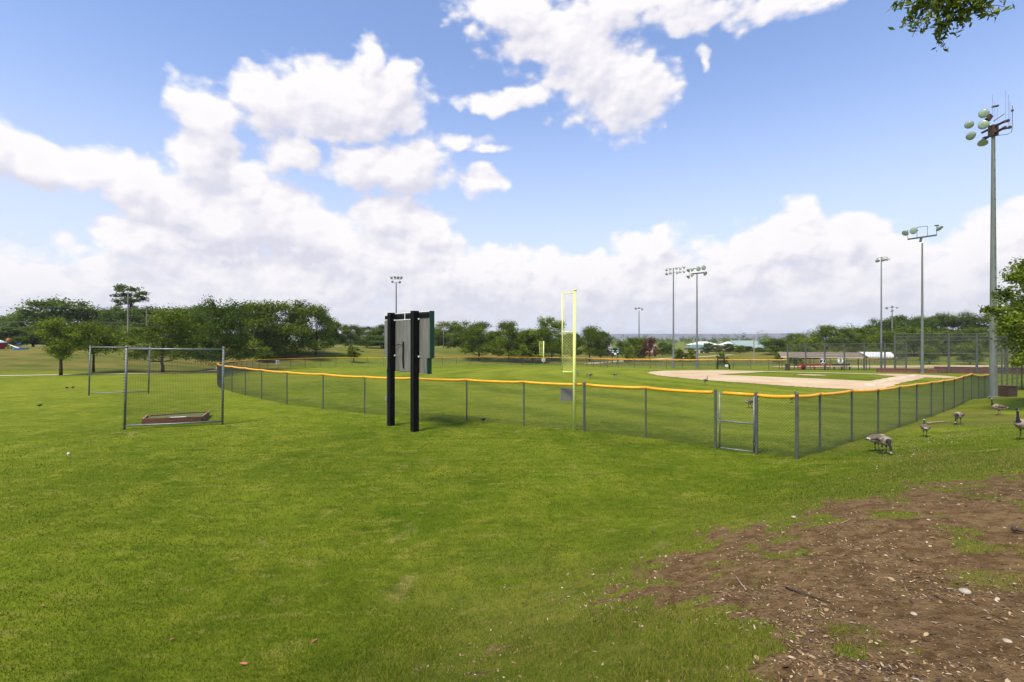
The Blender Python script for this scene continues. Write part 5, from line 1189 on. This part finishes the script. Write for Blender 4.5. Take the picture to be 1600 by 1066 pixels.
# leafy tree at the right edge
TX, TY = 31.5, 28.3; tz = H(TX, TY)
root = empty('leafy_tree', (TX, TY, tz), 'leafy dark green tree reaching in at the right edge before the tall light pole', 'tree')
cl = []
for (px, py, rp, Yt) in [(1612, 440, 34, 28), (1588, 436, 22, 27.6), (1598, 418, 20, 28.2), (1572, 462, 20, 27.6), (1556, 484, 15, 27.4), (1541, 484, 8, 27.2), (1580, 500, 27, 27.4), (1604, 480, 34, 28), (1596, 528, 27, 27.6), (1566, 512, 15, 27.2), (1600, 556, 20, 27.4), (1588, 566, 10, 27.2), (1622, 540, 40, 28.3), (1650, 470, 60, 28.5), (1660, 540, 55, 28.5), (1640, 420, 35, 29), (1690, 500, 50, 29), (1640, 500, 50, 30.5), (1600, 480, 28, 30)]:
    p = P3(px, py, Yt); r_ = rp/F*Yt; cl.append((p[0]-TX, p[1]-TY, p[2]-tz, r_, r_*.85))
o = bpy.data.objects.new('crown', crown_mesh('crown', cl, 21000, .17, M_leaf, 77, aspect=.55)); COL.objects.link(o); o.parent = root
tb = MB(); tb.tube([(TX, TY, tz-.2), (TX, TY, tz+1.6), (TX-.1, TY, tz+3), (TX-.1, TY, tz+6)], [.24, .19, .15, .05], 10)
for c_ in cl: tb.tube([(TX-.05, TY, tz+2.0+.2*abs(c_[0])), ((TX+TX+c_[0])/2, (TY+TY+c_[1])/2, tz+(2.4+c_[2])/2+.3), (TX+c_[0], TY+c_[1], tz+c_[2])], [.07, .045, .012], 5)
tb.build('trunk', M_bark, root, True)

# ------------------------------------------------------------------ turf blades near the eye
N = 820000; rg = np.random.default_rng(3)
r = np.exp(rg.uniform(math.log(2.4), math.log(32), N)); th = rg.uniform(R(-50), R(50), N); x = r*np.sin(th); y = r*np.cos(th)
dmk = dirt_mask(x, y); wmk = worn_mask(x, y); p_keep = (1-dmk)**1.5*(1-.60*wmk)
cl_ = fbm(x*3.1, y*3.1, 40, 4); p_keep = p_keep*(.65+.35*sst(.3, .6, cl_))*sst(32, 13, r)
k = rg.uniform(0, 1, N) < p_keep; x, y, r, wmk = x[k], y[k], r[k], wmk[k]; n = len(x); z = Harr(x, y)
z += (fbm(x*1.3, y*1.3, 3, 4)-.5)*.06*sst(60, 20, r)
lush = sst(.45, .65, fbm(x*.8, y*.8, 41, 4))
hgt = rg.uniform(.016, .034, n)*(1+.9*lush*sst(9, 4, r)); wd_ = rg.uniform(.0016, .0032, n)*np.maximum(1, r/4.5)
an = rg.uniform(0, 2*math.pi, n); lean_ = rg.uniform(0, 1.1, n)*hgt; la = rg.uniform(0, 2*math.pi, n)
A = np.stack([x-np.cos(an)*wd_, y-np.sin(an)*wd_, z-.004], 1); B = np.stack([x+np.cos(an)*wd_, y+np.sin(an)*wd_, z-.004], 1); Tp = np.stack([x+np.cos(la)*lean_, y+np.sin(la)*lean_, z+hgt], 1)
V = np.stack([A, B, Tp], 1).reshape(-1, 3)
c = np.stack([np.clip(rg.normal(.45, .25, n)+.3*(fbm(x*.5, y*.5, 43, 4)-.5)*2, 0, 1), np.clip(rg.uniform(0, 1, n)*.93+.22*wmk+.24*bank_dry(x, y), 0, 1), rg.uniform(0, 1, n)], 1)
me_ = np_mesh('grass_blades', V, np.arange(n*3), 3, M_blade, np.repeat(c, 3, axis=0)); o = bpy.data.objects.new('grass', me_); COL.objects.link(o); tag(o, 'short green mown grass blades covering the near lawn', 'grass', kind='stuff')

# mulch: bark chips, dead leaves and pebbles on the bare patch
N = 75000; r = np.exp(rg.uniform(math.log(2.4), math.log(17), N)); th = rg.uniform(R(-12), R(62), N); x = r*np.sin(th); y = r*np.cos(th)
pk = np.clip(dirt_mask(x, y)+.14*worn_mask(x, y), 0, 1)*(.25+.75*sst(.35, .6, fbm(x*1.7, y*1.7, 52, 4))); k = rg.uniform(0, 1, N) < pk
x, y, r = x[k], y[k], r[k]; n = len(x); z = Harr(x, y)+(fbm(x*1.3, y*1.3, 3, 4)-.5)*.06+(fbm(x*9, y*9, 13, 4)-.5)*.03*dirt_mask(x, y)*(r < 14)+.004
L = np.clip(rg.lognormal(-4.45, .50, n), .004, .034); Wd = L*rg.uniform(.16, .5, n); an = rg.uniform(0, 6.28, n); tl = rg.normal(0, .22, n)
ux = np.stack([np.cos(an)*np.cos(tl), np.sin(an)*np.cos(tl), np.sin(tl)], 1); uy = np.stack([-np.sin(an), np.cos(an), rg.normal(0, .3, n)], 1); up = np.array([0, 0, 1.])
C = np.stack([x, y, z+L*.12], 1); th_ = (L*.10)[:, None]*up
V = np.stack([C-ux*L[:, None], C+uy*Wd[:, None]-ux*(L*.3)[:, None]+th_*.5, C+uy*(Wd*.8)[:, None]+ux*(L*.45)[:, None]+th_*.3, C+ux*L[:, None], C-uy*(Wd*.85)[:, None]+ux*(L*.35)[:, None]+th_*.4, C-uy*Wd[:, None]-ux*(L*.4)[:, None]+th_*.4], 1).reshape(-1, 3)
pal = np.array([(.27, .175, .085), (.35, .245, .13), (.16, .095, .045), (.09, .055, .03), (.42, .33, .21), (.21, .11, .05), (.05, .03, .02), (.48, .42, .33)]); pc = pal[rg.choice(8, n, p=[.22, .14, .2, .16, .08, .08, .10, .02])]*rg.uniform(.7, 1.15, n)[:, None]
M_chip = bpy.data.materials.new('bark_chips'); M_chip.use_nodes = True; t = M_chip.node_tree; a = t.nodes.new('ShaderNodeVertexColor'); a.layer_name = 'col'; t.links.new(a.outputs[0], t.nodes['Principled BSDF'].inputs['Base Color']); t.nodes['Principled BSDF'].inputs['Roughness'].default_value = .8
me_ = np_mesh('leaf_litter', V, np.arange(n*6), 6, M_chip, np.repeat(pc, 6, axis=0)); o = bpy.data.objects.new('leaf_litter', me_); COL.objects.link(o); tag(o, 'brown bark chips and dead leaves scattered on the bare soil', 'leaf litter', kind='stuff')
# white clover specks along the lawn toe
N = 380; s_ = rg.uniform(0, 1, N); x = 9+12*s_+rg.normal(0, .9, N); y = 12.6+9*s_+rg.normal(0, .5, N); z = Harr(x, y)+.045
C = np.stack([x, y, z], 1); V, _ = leaf_quads(C, .022, rg, .8, .9); pc = np.tile(np.array([[.42, .42, .34]]), (len(V), 1))
o = bpy.data.objects.new('clover_flowers', np_mesh('clover_flowers', V, np.arange(len(V)), 4, M_chip, pc)); COL.objects.link(o); tag(o, 'tiny white clover flowers sprinkled along the foot of the slope', 'clover', kind='stuff')

# sticks, stones and small litter on the slope
def ground_on(px, py):
    """where the line of sight through a photo point meets the terrain"""
    ux_, uz_ = (px-CX)/F, (CY-py)/F; Y = 1.5
    while Y < 200:
        if CAMZ+uz_*Y <= H(ux_*Y, Y): break
        Y *= 1.01
    return (ux_*Y, Y, H(ux_*Y, Y))
def stick(pA, pB, r0, label, m=M_stick, name='fallen_stick'):
    a_, b_ = Vector(ground_on(*pA)), Vector(ground_on(*pB)); P_ = []
    for k_ in range(7):
        t_ = k_/6; p = a_.lerp(b_, t_); p.z = H(p.x, p.y)+r0*1.0+.012; p += Vector((random.uniform(-1, 1), random.uniform(-1, 1), 0))*r0*.5; P_.append(p)
    o = MB().tube(P_, [r0*(1-.09*k_)*random.uniform(.85, 1.1) for k_ in range(7)], 7).build(name, m, None, True); tag(o, label, 'stick')
stick((1449, 663), (1487, 660.5), .045, 'long pale dead stick lying on the slope behind the walking goose')
stick((1228, 924), (1297, 946), .011, 'dark crooked twig lying in the middle of the mulch', M_bark)
stick((1166, 925), (1150, 905), .010, 'thin pale twig at the left edge of the mulch')
stick((1255, 870), (1275, 876), .010, 'short dark twig in the upper part of the mulch', M_bark)
stick((1315, 822), (1330, 814), .008, 'thin pale upright-looking twig in the upper mulch')
stick((1583, 832), (1598, 838), .03, 'thick dark stick end at the right edge of the mulch', M_bark)
def stone(px, py, r0, label, m=M_stone):
    p = ground_on(px, py); bm = bmesh.new(); bmesh.ops.create_icosphere(bm, subdivisions=3, radius=r0)
    for v in bm.verts:
        v.co *= 1+.25*(float(vnoise(np.array([v.co.x/r0*.8+px]), np.array([v.co.y/r0*.8+v.co.z/r0*.5]), 2)[0])-.5); v.co.z *= .55
    me_ = bpy.data.meshes.new('stone'); bm.to_mesh(me_); bm.free(); me_.materials.append(m)
    for f_ in me_.polygons: f_.use_smooth = True
    o = bpy.data.objects.new('stone', me_); COL.objects.link(o); o.location = (p[0], p[1], p[2]+r0*.3); tag(o, label, 'stone', 'stones on the mulch')
stone(1508, 928, .045, 'largest buff stone on the right of the mulch')
stone(1574, 1006, .028, 'grey-white pebble low at the right of the mulch')
stone(1428, 962, .024, 'whitish pebble in the middle of the mulch')
stone(1240, 810, .035, 'pale flat pebble at the upper left border of the mulch')
stone(1384, 870, .018, 'pale chip-like pebble in the upper mulch')
def flatleaf(px, py, s_, m, label):
    p = ground_on(px, py); m_ = MB(); n_ = 10; an = random.uniform(0, 3)
    top = []; 
    for k_ in range(n_):
        t_ = k_/(n_)*2*math.pi; u, v_ = math.cos(t_)*s_, math.sin(t_)*s_*.42*(1-.25*math.cos(t_)); x_, y_ = u*math.cos(an)-v_*math.sin(an), u*math.sin(an)+v_*math.cos(an); top.append((p[0]+x_, p[1]+y_, p[2]+.035+.25*abs(v_)))
    m_.add(top+[(p[0], p[1], p[2]+.028)], [(k_, (k_+1) % n_, n_) for k_ in range(n_)]); m_.build('dead_leaf', m); o = COL.objects[-1]; tag(o, label, 'dead leaf', 'dead leaves on the lawn')
M_dl = mat('dead_leaf_brown', (.28, .11, .05), .7, 0, .3, 20)
flatleaf(380, 1042, .05, M_dl, 'curled reddish dead leaf on the lawn, low in the left half'); flatleaf(491, 1009, .045, M_dl, 'reddish dead leaf on the lawn near the bottom centre-left'); flatleaf(268, 1006, .03, M_dl, 'small tan dead leaf left of the two reddish ones'); flatleaf(66, 951, .035, M_dl, 'tan dead leaf at the left of the lawn')
flatleaf(1020, 833, .06, M_bark, 'dark curled dead leaf on the lawn just left of the mulch tip'); flatleaf(357, 668, .14, M_bark, 'dark clod of turf beside the right foot of the netted screen')
p = ground_on(107, 712); o = MB().lathe((p[0], p[1], p[2]), (0, 0, 1), [(0, .02), (.01, .035), (.037, .0395), (.065, .03), (.075, .01)], 12).build('baseball', M_white, None, True); tag(o, 'small white baseball lying in the lawn at left', 'ball')

# ------------------------------------------------------------------ air
hb = MB().box((0, 0, 22), (12400, 12400, 100)); hz_ = hb.build('haze', bpy.data.materials.new('haze')); tag(hz_, 'thin pale summer haze over the whole place', 'haze', kind='stuff')
m = hz_.data.materials[0]; m.use_nodes = True; t = m.node_tree; t.nodes.clear(); v = t.nodes.new('ShaderNodeVolumePrincipled'); v.inputs['Density'].default_value = .00014; v.inputs['Color'].default_value = (.93, .93, 1, 1); v.inputs['Anisotropy'].default_value = .2
oo = t.nodes.new('ShaderNodeOutputMaterial'); t.links.new(v.outputs[0], oo.inputs['Volume'])
